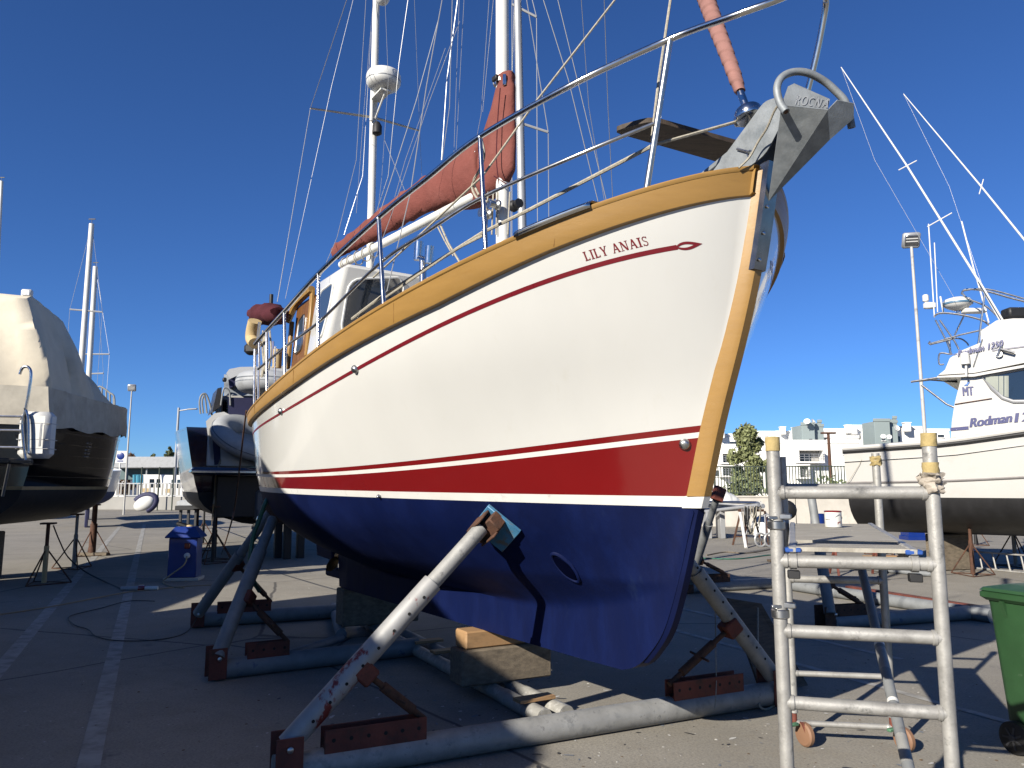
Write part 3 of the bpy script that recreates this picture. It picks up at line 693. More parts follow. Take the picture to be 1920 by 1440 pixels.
# plank lying between the pulpit legs, bow roller cheeks
q = [G(1146,247,3.75), G(1222,226,3.75), G(1434,285,3.75), G(1374,312,3.75)]
mb = MB(); mb.prism(smoothpoly(q, 4), A(0,0,.028)); mb.build('pulpit_plank', M['teak_dark'], boat, ang=30)
for sd in (1,-1):
    mb = MB(); mb.prism(smoothpoly([W(2.36,.075*sd,3.38), W(2.62,.075*sd,3.56), W(2.85,.075*sd,3.72), W(2.97,.075*sd,3.70), W(2.95,.075*sd,3.55), W(2.84,.075*sd,3.42), W(2.6,.075*sd,3.36)], 4), S3*.008*sd); mb.build('bow_roller_cheek', M['galv'], boat, ang=25)
mb = MB(); mb.lathe([(.03,-.075),(.02,-.03),(.02,.03),(.03,.075)], W(2.88,0,3.58), S3, 14); mb.build('bow_roller', M['black'], boat)
mb = MB(); mb.tube([W(2.74,.09,3.47), W(2.66,.09,3.52)], .008, 6); mb.tube([W(2.74,.085,3.465)+A(0,0,.016*math.cos(a))+H3*.016*math.sin(a) for a in np.linspace(0,6.28,12)], .005, 5, closed=True); mb.build('retaining_pin', M['steel_dull'], boat)
# rails: pulpit, stanchions, guard rails
def RBp(s, dv=-.01): return W(s, V(s, sheer(s))+dv, sheer(s)+.035)
tops = {}
ST = [(900,455,900,258,.014),(712,565,710,410,.0155),(592,651,597,515,.0145),(530,702,533,586,.014),(497,735,500,622,.014)]
VT = []
for bx, by, x, y, r in ST:
    L = hull_hit(bx, by, .0); s = L[0]; v = V(s, sheer(s))-.03; VT.append(v)
    t = BP(x, y, v); b = RBp(s); mb = MB(); mb.tube([b, t], r, 12); o = mb.build('stanchion', M['steel'], boat)
    mb = MB(); mb.lathe([(r*2.3,-.006),(r*2.3,.004),(r*1.5,.02)], b, UP, 14); mb.build('stanchion_base', M['steel'], o)
    mb = MB(); mb.ball(t, r*1.3, 10, 6); mb.build('stanchion_cap', M['steel_dull'], o)
RZ = .018
rail = spline([BP(478,645,VT[4]-.03), BP(500,620,VT[4]), BP(533,584,VT[3]), BP(597,513,VT[2]), BP(710,408,VT[1]), BP(800,335,(VT[0]+VT[1])/2+.02), BP(900,256,VT[0]), BP(1080,155,(VT[0]+.52)/2+.05), BP(1257,73,.52), BP(1380,28,.40), BP(1462,-2,.28), BP(1515,-24,.12), BP(1545,-18,-.06)], 7)+spline([BP(1549,0,-.12), BP(1546,30,-.15), BP(1524,135,-.17), W(2.78,-.17,3.42)], 5)
mb = MB(); mb.tube(rail, RZ, 12); mb.build('pulpit_top_rail', M['steel'], boat)
mb = MB(); mb.tube([W(2.41,.55,sheer(2.41)+.03), BP(1256,76,.52)], .018, 12); mb.build('pulpit_leg', M['steel_dull'], boat)
mb = MB(); mb.tube(spline([BP(484,692,VT[4]-.02), BP(535,650,VT[3]), BP(600,602,VT[2]), BP(711,495,VT[1]), BP(800,435,(VT[0]+VT[1])/2+.02), BP(902,371,VT[0]), BP(1080,292,(VT[0]+.55)/2+.05), BP(1225,232,.56)], 6), .0115, 10); mb.build('mid_rail', M['steel_dull'], boat)
for x, y, v, r in ((478,655,1.30,.016),(486,640,1.28,.013),(516,650,1.0,.012)):
    s = loc(BP(x, y+85, v))[0]; mb = MB(); mb.tube([W(s, v, sheer(s)+.03), BP(x, y, v)], r, 10); mb.build('pushpit_post', M['steel'], boat)
# ropes and rigging wires
def line(pts, r=.004, m='wire', name='rigging_wire', n=5, sg=0.0, smooth=False):
    P = [BP(x, y, v) for x, y, v in pts]
    if smooth: P = spline(P, 6)
    if sg and len(P) == 2: P = sag(P[0], P[1], sg, 10)
    mb = MB(); mb.tube(P, r, n); return mb.build(name, M[m], boat)
line([(1382,228,.02),(1222,273,.52)], .009, 'rope', 'furling_line', 6); line([(1222,274,.52),(995,392,.90),(905,436,1.0),(715,556,1.22),(660,598,1.27)], .011, 'rope', 'furling_line', 6)
line([(905,442,1.0),(850,470,1.06),(720,560,1.22)], .008, 'rope', 'furling_line', 6)
line([(1153,0,.2),(1003,193,.70),(905,330,.98),(792,436,1.12),(700,520,1.2)], .0075, 'rope', 'halyard_tail', 6)
line([(1257,0,.3),(1235,150,.42),(1222,262,.53)], .008, 'rope', 'halyard_tail', 6)
line([(899,262,1.0),(905,300,1.0),(893,330,1.0),(885,350,1.0),(895,372,1.0),(915,378,1.0)], .008, 'rope', 'tied_rope', 6, smooth=True)
line([(903,262,.99),(908,290,.98),(900,318,.98),(888,340,.98),(898,366,.98)], .008, 'rope', 'tied_rope', 6, smooth=True)
for k, (pts, r) in enumerate((
    ([(650,0,.9),(582,203,.75),(520,566,1.28)], .0045), ([(662,0,.5),(622,160,.6),(561,440,.9),(535,560,1.1)], .003),
    ([(686,0,.25),(668,300,.45),(632,445,.7),(600,520,.9)], .004), ([(696,60,.12),(680,330,.4),(645,440,.55)], .0035), ([(700,0,.06),(682,210,.2),(668,400,.3)], .003),
    ([(765,0,.1),(748,120,.1),(728,330,.1),(705,400,.12)], .0045), ([(722,0,.05),(728,150,.05),(716,330,.1),(706,420,.1)], .003),
    ([(829,0,.5),(800,160,.7),(770,360,1.0),(715,590,1.25)], .0055), ([(824,30,.2),(780,190,.3),(735,330,.4),(712,400,.45)], .0055),
    ([(858,0,0),(838,150,0),(828,300,0)], .006), ([(848,0,.02),(843,200,.02),(829,300,.02)], .005), ([(861,0,-.1),(851,290,-.1)], .003), ([(870,0,-.1),(855,290,-.1)], .003),
    ([(862,40,.3),(805,190,.5),(735,400,.8),(690,520,1.0)], .0035), ([(835,90,.4),(760,300,.6),(740,370,.7)], .003), ([(720,260,-.1),(760,360,-.1)], .004),
    ([(917,0,.03),(902,215,.03),(893,262,.03)], .003), ([(925,0,.02),(905,210,.1)], .003), ([(777,0,-.3),(787,245,-.62),(795,420,-1.0)], .003),
    ([(1019,0,-.4),(1066,150,-.7),(1122,380,-1.1)], .0055), ([(1046,0,-.4),(1085,160,-.7),(1138,380,-1.1)], .005), ([(1090,0,-.3),(1104,200,-.7),(1133,375,-1.05)], .0035), ([(1133,0,-.2),(1140,200,-.6),(1149,375,-1.0)], .004))):
    line(pts, r*.75)
line([(825,420,.1),(840,455,.1),(862,492,.1)], .010, 'rope', 'vang_rope', 6); line([(818,420,.12),(833,450,.1),(850,480,.12)], .007, 'rope', 'vang_rope', 6)
for x0, x1 in ((925,922),(933,930),(915,912),(956,952)):
    line([(x0,360,.06),(x1,440,.08)], .007, 'rope', 'halyard', 6)
line([(905,372,.1),(913,400,.1),(909,440,.1)], .008, 'rope', 'halyard', 6, smooth=True)
for x, y in ((935,385),(918,402)):
    mb = MB(); c = BP(x, y, .09); mb.lathe([(.045,0),(.045,.02),(.03,.035),(.034,.08),(.04,.095)], c, S3, 16); mb.build('winch', M['steel_dull'], main)
mb = MB(); c = W(.22,-.02,3.98); mb.lathe([(.05,0),(.05,.02),(.035,.04),(.04,.1)], c, H3, 16); mb.build('winch', M['black'], main)
# aft: covered liferaft roll, horseshoe buoy, bundled warps
mb = MB(); rings = []; L0 = BP(480,590,1.0); L1 = BP(524,590,1.0)
for i, t in enumerate(np.linspace(0, 1, 12)):
    c = L0+(L1-L0)*t; e = math.sin(math.pi*(.08+.84*t))**.35
    rings.append(cover_ring(c+UP*.01*math.sin(i*1.9), unit(L1-L0), .125*e, .12*e, .15*e, 18, i, .014))
mb.loft(rings); mb.build('covered_roll', M['maroon'], boat, ang=60)
mb = MB(); mb.tube([BP(508,575,1.0), BP(509,552,1.0)], .022, 10); mb.build('pole_end', M['black'], boat)
mb = MB(); hb = [BP(478,602,1.2), BP(474,620,1.2), BP(473,636,1.2), BP(479,644,1.2)]; mb.tube(spline(hb, 4), .075, 12, flat=.8); mb.build('horseshoe_buoy', M['yellow'], boat)
mb = MB(); mb.bar(BP(487,604,1.22), BP(483,640,1.22), .05, .02, S3); mb.build('buoy_bracket', M['steel_dull'], boat)
mb = MB(); mb.box(BP(472,655,1.2), (.14,.14,.12), None, .03); mb.build('outboard_clamp', M['black'], boat)
for k in range(6):
    x = 498+random.uniform(-6,8); line([(x,622+random.uniform(-3,6),1.34),(x+random.uniform(-4,4),660,1.34),(x+random.uniform(-5,5),690+random.uniform(0,30),1.34)], .009, 'rope', 'coiled_warp', 6, smooth=True)
mb = MB(); mb.tube([BP(521,655,.95), BP(519,690,.95)], .05, 12); mb.build('yellow_canister', M['yellow'], boat)
mb = MB(); q = BP(498,655,.9); mb.bar(BP(512,640,.9), BP(512,680,.9), .02, .02); mb.build('blue_post', M['blue_box'], boat)
# cleats on the wheelhouse side of the rail
for s in (-.62, .66):
    mb = MB(); p = RBp(s, -.05)+UP*.03; mb.tube([p-H3*.06, p+H3*.06], .010, 8); mb.tube([p-H3*.02-UP*.03, p-H3*.02], .008, 6); mb.tube([p+H3*.02-UP*.03, p+H3*.02], .008, 6); mb.build('cleat', M['black'], boat)

# ================================================================ anchor stowed on the bow roller
anc = thing('anchor', 'galvanised plough anchor with roll bar hanging on the bow roller', 'anchor', BP(1440,378,0))
T = BP(1441,378,.01); LC = BP(1466,198,.20); MC = BP(1552,207,.02); RC = BP(1601,194,-.16); RL = BP(1601,222,-.17); RM = BP(1556,262,-.10); LT = BP(1478,163,.17); MT = BP(1556,186,-.01); CR = BP(1526,262,.02); RTp = BP(1570,188,-.05)
fl = MB()
back = -fn*0+unit(np.cross(LC-T, MC-T));
if back@(EYE-T) > 0: back = -back
def tri(*p, k=.014):
    fl.prism(p, back*k)
mid = T+(MC-T)*.52
tri(T, LC, MC, mid); fl.prism([LC+A(0,0,.002), LT, BP(1490,157,.13), MT, MC+A(0,0,.002)], back*.012)
fl.prism([T, MC, RM], back*.02); fl.prism([MC, RTp, RC, RL, RM], back*.012)
fluke = fl.build('fluke', M['galv'], anc, ang=20)
mb = MB(); mb.tube(spline([BP(1474,210,.215), BP(1462,192,.215), BP(1457,165,.21), BP(1466,145,.17), BP(1488,135,.10), BP(1515,137,.03), BP(1545,152,-.06), BP(1568,172,-.12), BP(1584,190,-.16), BP(1592,214,-.19), BP(1597,240,-.21)], 5), .0195, 14); mb.build('roll_bar', M['galv'], anc)
for q, d in ((BP(1474,210,.215), BP(1474,210,.215)-BP(1462,192,.215)), (BP(1597,240,-.21), BP(1597,240,-.21)-BP(1592,214,-.19))):
    mb = MB(); mb.lathe([(.012,-.01),(.012,.0015)], q, unit(d), 12); mb.build('bar_mouth', M['rust'], anc)
mb = MB(); mb.bar(BP(1500,240,-.02)+back*.02, W(2.86,0,3.64), .03, .07, S3, .004); mb.bar(W(2.86,0,3.64), W(2.2,0,3.46), .03, .06, S3, .004); mb.build('shank', M['galv'], anc)
# raised lettering on the turned-up heel
GL['R'] = (.62,[rect(.08,0,.20,1)]+arc(.24,.74,.28,.26,-90,90,.10)+[rect(.08,.9,.26,1),rect(.08,.47,.26,.57),stroke(.52,0,.28,.5,.12)])
GL['O'] = (.72,arc(.36,.5,.34,.5,0,360,.11,14)); GL['C'] = (.66,arc(.38,.5,.34,.5,50,310,.11,12))
ux = (MC-LC); uy = (LT-LC)*.55+(MT-MC)*.45
def amap(x, y): return LC+ux*(.25+.70*x/3.6)+uy*(.16+.62*y)-back*.003
letters('ROCNA', amap, 'raised_lettering', mat('worn_zinc', (.50,.52,.53), .5, .5), fluke)
mb = MB(); mb.tube(spline([BP(1466,188,.22), BP(1459,197,.22), BP(1450,212,.2), BP(1438,240,.17), BP(1422,265,.14), BP(1405,295,.14), BP(1385,315,.18)], 4), .006, 6); mb.build('anchor_lashing', M['rope'], anc)
# ================================================================ steel cradle under the ketch
M['galv_red'] = mat('paint_smeared_tube', (.45,.45,.44), .55, .25, var=.15, vs=8, col2=(.26,.035,.03), c2s=4.5, c2=(.56,.60), dirt=(.03,.06,.30), ds=3.2, dlim=(.66,.69), stretch=(1,1,.5))
M['galv_taped'] = mat('dented_pale_tube', (.47,.46,.42), .6, .15, var=.12, vs=14, col2=(.62,.61,.57), c2s=16, c2=(.55,.62), dirt=(.20,.10,.06), ds=6, dlim=(.68,.76), bump=.6, bs=26)
M['galv_blue'] = mat('blue_grey_tube', (.30,.315,.32), .65, .15, var=.16, vs=8, col2=(.08,.12,.22), c2s=4, c2=(.64,.72), dirt=(.14,.145,.15), ds=9, dlim=(.62,.75))
M['hole'] = mat('dark_hole', (.01,.01,.01), .9, var=0)
cradle = thing('boat_cradle', 'galvanised tube boat cradle with red rusty brackets holding up the cream ketch', 'cradle', A(0,7,0))
def on_axis(a, d, p):                                                    # nearest point of the line a+d*t to p
    return a+d*((np.asarray(p)-a)@d)
def cradle_arm(par, ta, td, base, top, plate, clamp_f, r=(.065,.05), split=.72, m='galv_pole', pl_to=None, holes=8, mtop=None, mplate='rust_red'):
    """one prop: base bracket on a cross tube, telescopic pole, screw brace to the drilled plates on the tube"""
    side = unit(np.cross(td, UP)); base = np.asarray(base); top = np.asarray(top); d = unit(top-base); L = np.linalg.norm(top-base)
    for e in (1,-1):
        mb = MB(); mb.box(on_axis(ta, td, base)+A(0,0,.06)+side*e*.089, (.15,.012,.26), np.column_stack([td, side, UP]), .003); b = mb.build('base_plate', M[mplate], par)
        if e*(side@(EYE-base)) > 0: mb = MB(); mb.lathe([(.018,0),(.018,.012),(.012,.016)], base+side*e*.095, side*e, 10); mb.build('bolt_head', M['steel_dull'], b)
    mb = MB(); mb.tube([base, base+d*L*split], r[0], 18); low = mb.build('prop_outer_tube', M[m], par)
    mb = MB(); mb.tube([base+d*L*(split-.05), top], r[1], 18); mb.build('prop_inner_tube', M[mtop or m], par)
    vd = unit((EYE-base)-d*((EYE-base)@d))
    for k in range(holes):
        q = base+d*(.18+k*.125*L/1.6); mb = MB(); mb.lathe([(.010,0),(.010,.0015)], q+side*(r[0]-.0008)*np.sign(side@(EYE-q)), side*np.sign(side@(EYE-q)), 10); mb.build('pin_hole', M['hole'], low)
    # clamp and screw brace
    c = base+d*L*clamp_f; p0, p1 = [on_axis(ta, td, q) for q in plate]
    inward = unit((p0+p1)/2-on_axis(ta, td, base)); foot = p1+A(0,0,.17)
    if pl_to: foot = p0+(p1-p0)*pl_to+A(0,0,.17)
    cd = unit(foot-c); c2 = c+cd*(r[0]+.02)
    mb = MB(); mb.box(c+cd*.05, (.13,.13,.12), frame_to(d), .012); mb.build('prop_clamp', M['rust_red' if mplate == 'rust_red' else 'rust'], par)
    mb = MB(); mb.tube([c2, c2+(foot-c2)*.25, c2+(foot-c2)*.26, c2+(foot-c2)*.8, c2+(foot-c2)*.81, foot], [.02,.02,.032,.032,.02,.02], 10); br = mb.build('screw_brace', M['rust'], par)
    md = c2+(foot-c2)*.5; mb = MB(); mb.tube([md-side*.12-cd*.02, md+side*.12+cd*.02], .009, 6); mb.build('brace_handle', M['rust'], br)
    for e in (1,-1):
        mb = MB(); mb.box((p0+p1)/2+A(0,0,.128)+side*e*.05, (np.linalg.norm(p1-p0), .012, .13), np.column_stack([td, side, UP]), .003); pl = mb.build('drilled_plate', M[mplate], par)
        if e*(side@(EYE-p0)) > 0:
            n = max(3, int(np.linalg.norm(p1-p0)/.09))
            for k in range(n):
                q = p0+(p1-p0)*((k+.5)/n)+A(0,0,.135)+side*e*.0562; mb = MB(); mb.lathe([(.012,0),(.012,.001)], q, side*e, 8); mb.build('plate_hole', M['hole'], pl)
    mb = MB(); mb.box(p0*.5+p1*.5+A(0,0,.075), (np.linalg.norm(p1-p0)*.98, .095, .03), np.column_stack([td, side, UP]), .002); mb.build('plate_seat', M[mplate], par)
    return low
# front cross tube
ta = A(.14,5.26,.086); tdv = unit(A(1.79,6.13,.086)-A(-1.32,4.59,.086))
endL = on_axis(ta, tdv, G(512,1446,.086)); endR = on_axis(ta, tdv, G(1475,1296,.086))
mb = MB(); mb.tube([endL, endR], .086, 22); mb.build('cross_tube', M['galv_pole'], cradle)
bL = endL+tdv*.07+UP*.13; bR = on_axis(ta, tdv, G(1452,1300,.086))+UP*.13
hp, hn = on_hull(932,988); topL = AT(903,990, hp[1]-.10)
cradle_arm(cradle, ta, tdv, bL, topL, (G(602,1400,.17), G(798,1378,.17)), .33, m='galv_red', mtop='galv_pole')
hR = W(1.05,-V(1.05,1.35)-.08,1.33); topR = AT(1288,1050, 6.0)
topR = bR+(topR-bR)*1.25
cradle_arm(cradle, ta, tdv, bR, topR, (G(1412,1296,.17), G(1285,1318,.17)), .36, m='galv_pole', holes=9)
# pad on the near prop
fr = frame_to(hn, unit(topL-bL)); pc = hp+hn*.012
mb = MB(); mb.box(hp+hn*.016, (.27,.27,.028), fr@rotz(R(8)), .004); pad = mb.build('prop_pad', M['paint_blue_light'], cradle)
mb = MB(); ch = unit(topL-bL); mb.box(topL+(hp-topL)*.45, (.10,.24,.10), frame_to(hn, ch), .008); mb.build('pad_channel', M['rust'], pad)
for e in (1,-1):
    mb = MB(); sx = unit(np.cross(hn, ch)); mb.box(topL+sx*e*.066+(hp-topL)*.25, (.014,.16,.14), frame_to(hn, ch), .004); mb.build('pad_cheek', M['rust'], pad)
# the two props at the quarter with their cross tubes
def cross(a, b, r=.086, m='galv_blue'):
    d = unit(b-a); mb = MB(); mb.tube([a, b], r, 20); mb.build('cross_tube', M[m], cradle); return a, d
a2, d2 = cross(G(398,1256,.086), G(782,1212,.086)); tq = W(-2.35, V(-2.35,1.33)+.02, 1.36)
cradle_arm(cradle, a2, d2, G(408,1232,.2), AT(512,972,7.75), (G(462,1231,.17), G(540,1222,.17)), .42, m='galv_blue', holes=9, split=.74)
a3, d3 = cross(G(360,1163,.086), G(650,1145,.086))
cradle_arm(cradle, a3, d3, G(372,1150,.2), AT(507,960,8.6), (G(405,1140,.17), G(503,1135,.17)), .52, m='galv_blue', holes=0, split=.6)
mb = MB(); mb.box(AT(513,966,7.75)+UP*.03, (.26,.26,.04), frame_to(unit(S3*.8-UP*.6)), .006); mb.build('prop_pad', M['rust'], cradle)
# twin spine tubes along the keel
ga, gb = G(1040,1343,.06), G(692,1165,.06); sd_ = unit(gb-ga); pr_ = A(-sd_[1], sd_[0], 0)
for off, t0 in ((0.08,.0),(-.10,.0)):
    mb = MB(); mb.tube([ga+pr_*off+sd_*t0, ga+pr_*off+sd_*.62], .062, 18); mb.build('spine_tube', M['galv_taped'], cradle)
    mb = MB(); mb.tube([ga+pr_*off+sd_*.60, ga+pr_*off+sd_*2.0, gb+pr_*off], .056, 18); mb.build('spine_tube', M['galv_taped'], cradle)
mb = MB(); mb.tube([G(600,1145,.06)+A(.1,.3,0), G(640,1190,.06)], .06, 14); mb.build('side_tube', M['galv_blue'], cradle)
for px, py, w in ((1002,1312,.26),(838,1222,.22),(802,1204,.22)):
    q = G(px, py, .125); mb = MB(); mb.box(q+UP*.012, (.30,.11,.025), rotz(math.atan2(tdv[1],tdv[0])+.06), .003); tag(mb.build('wood_slat', M['timber_new']), 'thin brown slat laid across the twin tubes '+{1002:'just behind the front cross tube',838:'nearer to the timber block',802:'farther back towards the stern'}[px], 'wood slat', 'slats across the spine tubes')
for k in range(2):
    pass
mb = MB(); mb.tube([G(470,1250,.03), G(560,1222,.03), G(640,1196,.03)], .045, 12); tag(mb.build('loose_tube', M['galv_blue']), 'short grey tube lying by the rear red drilled plates', 'tube')
mb = MB(); q = G(1475,1335,.02)
# ---------------------------------------------------------------- timber blocks under the keel
def block(c, size, ang, m, label, group=None, bev=.012):
    mb = MB(); mb.box(c, size, rotz(ang), bev); o = mb.build('timber_block', m, ang=20); return tag(o, label, 'timber block', group)
ax = math.atan2(.444,.896); q0 = G(868,1290,.12); q1 = G(1033,1268,.12); q0[2] = 0
dirb = unit(A(*(q1-q0)[:2],0)); ab = math.atan2(dirb[1],dirb[0]); Lb = np.linalg.norm((q1-q0)[:2]); nb = A(-dirb[1],dirb[0],0)
cb = A(*((q0+q1)[:2]/2),0)+nb*.12
block(cb+UP*(.12+.135), (Lb*1.02,.24,.27), ab, M['timber'], 'big grey weathered timber baulk under the forefoot of the keel', 'keel blocks')
block(cb+UP*(.39+.07)-dirb*.05+nb*.02, (.62,.20,.137), ab+.02, M['timber_new'], 'fresh yellow timber wedge between the keel and the grey baulk', 'keel blocks')
q = G(640,1172,.12)
block(A(-1.55,9.15,.12+.20), (.9,.30,.40), ab, M['timber'], 'dark timber stack under the after end of the keel', 'keel blocks')

# ================================================================ scaffold tower
sc_l, sc_r = A(1.032,3.05,0), A(1.570,2.90,0); rr_l, rr_r = A(1.84,5.26,0), A(2.43,5.16,0)
tower = thing('scaffold_tower', 'scuffed aluminium scaffold tower with a plank platform beside the bow', 'scaffold', (sc_l+rr_r)/2)
RS = .262; Z1 = 1.632
def post(p, z0, z1, r=.0255):
    mb = MB(); mb.tube([p+UP*z0, p+UP*z1], r, 20); return mb.build('upright', M['alu'], tower)
def rung(a, b, z, r=.0245, m='alu', name='rung'):
    mb = MB(); d = unit(b-a); mb.tube([a+UP*z+d*.0, b+UP*z], r, 18); o = mb.build(name, M[m], tower)
    for e, s in ((a, 1), (b, -1)):
        mb = MB(); mb.lathe([(r*1.16,0),(r*1.16,.012),(r*1.02,.016)], e+UP*z+d*s*.022, d*s, 16); mb.build('weld_collar', M['alu'], o)
    return o
pfl = post(sc_l, .05, 1.845); pfr = post(sc_r, .05, 1.845); prl = post(rr_l, .2, 1.86); prr = post(rr_r, .2, 1.88)
for k in range(6): rung(sc_l, sc_r, Z1-k*RS)
for z in (1.655, 1.33, 1.05): rung(rr_l, rr_r, z)
for z in (.445, .135): rung(rr_l, rr_r, z, .018)
# tape and rags
def wrap(p, z, r, h, m, name, par, n=4, amp=.006, seed=0):
    mb = MB(); prof = []; rg = np.random.default_rng(seed); rings = []
    for t in np.linspace(0, 1, n+1):
        o = []; 
        for k in range(18):
            a = 2*math.pi*k/18; rr = r+amp*rg.uniform(-1,1)+amp*math.sin(t*9+k)*.6; o.append(p+A(rr*math.cos(a), rr*math.sin(a), z+h*t+amp*.5*rg.uniform(-1,1)))
        rings.append(o)
    mb.loft(rings); return mb.build(name, m, par, ang=45)
wrap(sc_l, 1.795, .0285, .055, M['tape'], 'tape_wrap', pfl, 3, .0012, 1)
wrap(sc_r, 1.805, .0280, .05, M['tape'], 'tape_wrap', pfr, 3, .0012, 2); wrap(sc_r, 1.70, .029, .045, M['tape'], 'tape_wrap', pfr, 3, .0018, 3)
wrap(sc_r, 1.632, .038, .072, M['rag'], 'rag_wrap', pfr, 8, .011, 4); wrap(rr_r, 1.80, .034, .06, M['tape'], 'rag_wrap', prr, 5, .008, 5)
# interlock clips on the near left post
for z in (1.49, 1.155):
    mb = MB(); mb.lathe([(.03,0),(.034,.004),(.034,.03),(.03,.034)], sc_l+UP*z, UP, 14); mb.box(sc_l+A(.028,-.02,z+.05), (.05,.02,.024), rotz(-.3), .005); mb.box(sc_l+A(-.02,-.02,z+.045), (.04,.014,.014), None, .003); mb.build('interlock_clip', M['steel_dull'], pfl)
# platform: side beams, boards, hooks
pdir = unit((rr_l+rr_r)/2-(sc_l+sc_r)/2); pz = 1.408; fa = sc_l+(sc_r-sc_l)*.10; fb = sc_l+(sc_r-sc_l)*.86
ra = rr_l+(rr_r-rr_l)*.08; rb = rr_l+(rr_r-rr_l)*.90
nbo = 2
for k in range(nbo):
    w0, w1 = ((.0,.17),(.185,1.0))[k]; mb = MB(); u0, u1 = .03, .985
    g0, g1 = fa+(fb-fa)*u0, fa+(fb-fa)*u1; j0, j1 = ra+(rb-ra)*u0, ra+(rb-ra)*u1
    c0, c1, e0, e1 = g0+(j0-g0)*w0, g1+(j1-g1)*w0, g0+(j0-g0)*w1, g1+(j1-g1)*w1
    mb.prism([c0+UP*pz, c1+UP*pz, e1+UP*(pz-.01), e0+UP*(pz-.01)], A(0,0,.016)); mb.build('deck_board', mat('grey_plywood_deck_%d' % k, (.50,.47,.40), .85, var=.22, vs=5, stretch=(1,7,1), bump=.3, bs=30, dirt=(.30,.27,.22), ds=4, dlim=(.45,.72)), tower, ang=20)
for a, b in ((fa, ra), (fb, rb)):
    mb = MB(); mb.bar(a+UP*(pz-.012), b+UP*(pz-.022), .035, .055, UP, .004); bm_ = mb.build('deck_beam', M['alu'], tower)
    mb = MB(); mb.bar(a+UP*(pz+.006)-pdir*.01, b+UP*(pz+.002), .028, .022, UP, .003); mb.build('deck_edge', M['alu'], bm_)
    mb = MB(); h0 = a-pdir*.0+UP*1.37; mb.lathe([(.0305,-.012),(.0305,.012)], h0, unit(sc_r-sc_l), 16); mb.build('hook_strap', M['alu'], bm_)
    mb = MB(); mb.box(h0+UP*.042+pdir*.02, (.06,.06,.018), rotz(math.atan2(-.15,.54)), .004); mb.build('hook_cap', mat('blue_plastic_cap', (.02,.10,.42), .5), bm_)
    mb = MB(); mb.box(h0-UP*.05, (.045,.04,.03), rotz(math.atan2(-.15,.54)), .003); mb.build('hook_latch', M['black'], bm_)
# diagonal brace with white bands
da, db = AT(1613,1055,4.95), AT(1715,1490,3.35); mb = MB(); mb.tube([da, db], .0255, 18); dg = mb.build('diagonal_brace', M['galv_blue'], tower); dd = unit(db-da)
for f, m in ((.46,'plastic_white'),(.52,'alu'),(.70,'plastic_white'),(.86,'galv_pole')):
    mb = MB(); q = da+(db-da)*f; mb.lathe([(.0262,-.012),(.0262,.012)] if m == 'plastic_white' else [(.0262,-.07),(.0262,.10)], q, dd, 18, cap=False); mb.build('brace_sleeve', M[m], dg)
# castors
for p, sgn in ((rr_l, 1), (rr_r, -1)):
    mb = MB(); mb.tube([p+UP*.2, p+UP*.13], .018, 12); mb.bar(p+A(.03,-.04,.15), p+A(.05,-.05,.06), .06, .01, (1,0,0)); o = mb.build('castor_fork', M['rust_red'], tower)
    mb = MB(); mb.lathe([(.02,-.025),(.065,-.022),(.075,-.012),(.075,.012),(.065,.022),(.02,.025)], p+A(.05,-.04,.075), unit(A(.9,.35,0)), 20); mb.build('castor_wheel', mat('orange_wheel', (.30,.16,.09), .7), o)
    mb = MB(); mb.box(p+A(-.03,-.06,.14), (.08,.03,.02), rotz(.5), .005); mb.build('castor_brake', mat('brake_green', (.10,.25,.14), .6), o)
for p in (sc_l, sc_r):
    mb = MB(); mb.tube([p+UP*.06, p+UP*.13], .018, 12); o = mb.build('castor_fork', M['rust_red'], tower)
    mb = MB(); mb.lathe([(.02,-.025),(.065,-.022),(.075,-.012),(.075,.012),(.065,.022),(.02,.025)], p+A(.0,0,.075), unit(A(.9,.35,0)), 20); mb.build('castor_wheel', mat('orange_wheel', (.30,.16,.09), .7), o)
# paint tin on the platform
tp = AT(1563,986,5.0); tp = A(1.93,4.62,pz+.012); tp[:2] = AT(1563,989,4.65)[:2]
tin = thing('paint_tin', 'white paint tin with a red smear standing on the scaffold planks', 'paint tin', tp)
mb = MB(); mb.lathe([(.046,0),(.048,.004),(.048,.088),(.046,.09)], tp, UP, 28); mb.build('can', M['plastic_white'], tin)
mb = MB(); mb.lathe([(.049,.088),(.050,.094),(.046,.096),(.044,.092),(.04,.09)], tp, UP, 28); mb.build('lid_rim', M['red'], tin)
mb = MB(); mb.tube([tp+A(.05*math.cos(a), .05*math.sin(a), .075-.03*abs(math.sin(a*1.0+1.2))) for a in np.linspace(-2.9,-.2,12)], .0015, 5); mb.build('wire_handle', M['steel_dull'], tin)
rings = []; mb = MB()
for a in np.linspace(-1.45,-1.05,6): rings.append([tp+A(.0485*math.cos(a), .0485*math.sin(a), z) for z in (.018+.01*math.sin(a*9), .036+.006*math.cos(a*7))])
mb.grid(rings); mb.build('paint_smear', M['red'], tin, ang=0)
mb = MB(); mb.box(A(*AT(1530,992,4.9)[:2], pz+.03), (.10,.14,.008), rotx(.25), .002); 
mb = MB(); mb.bar(AT(1595,955,6.6), AT(1640,968,6.6), .02, .16, UP, .004); 

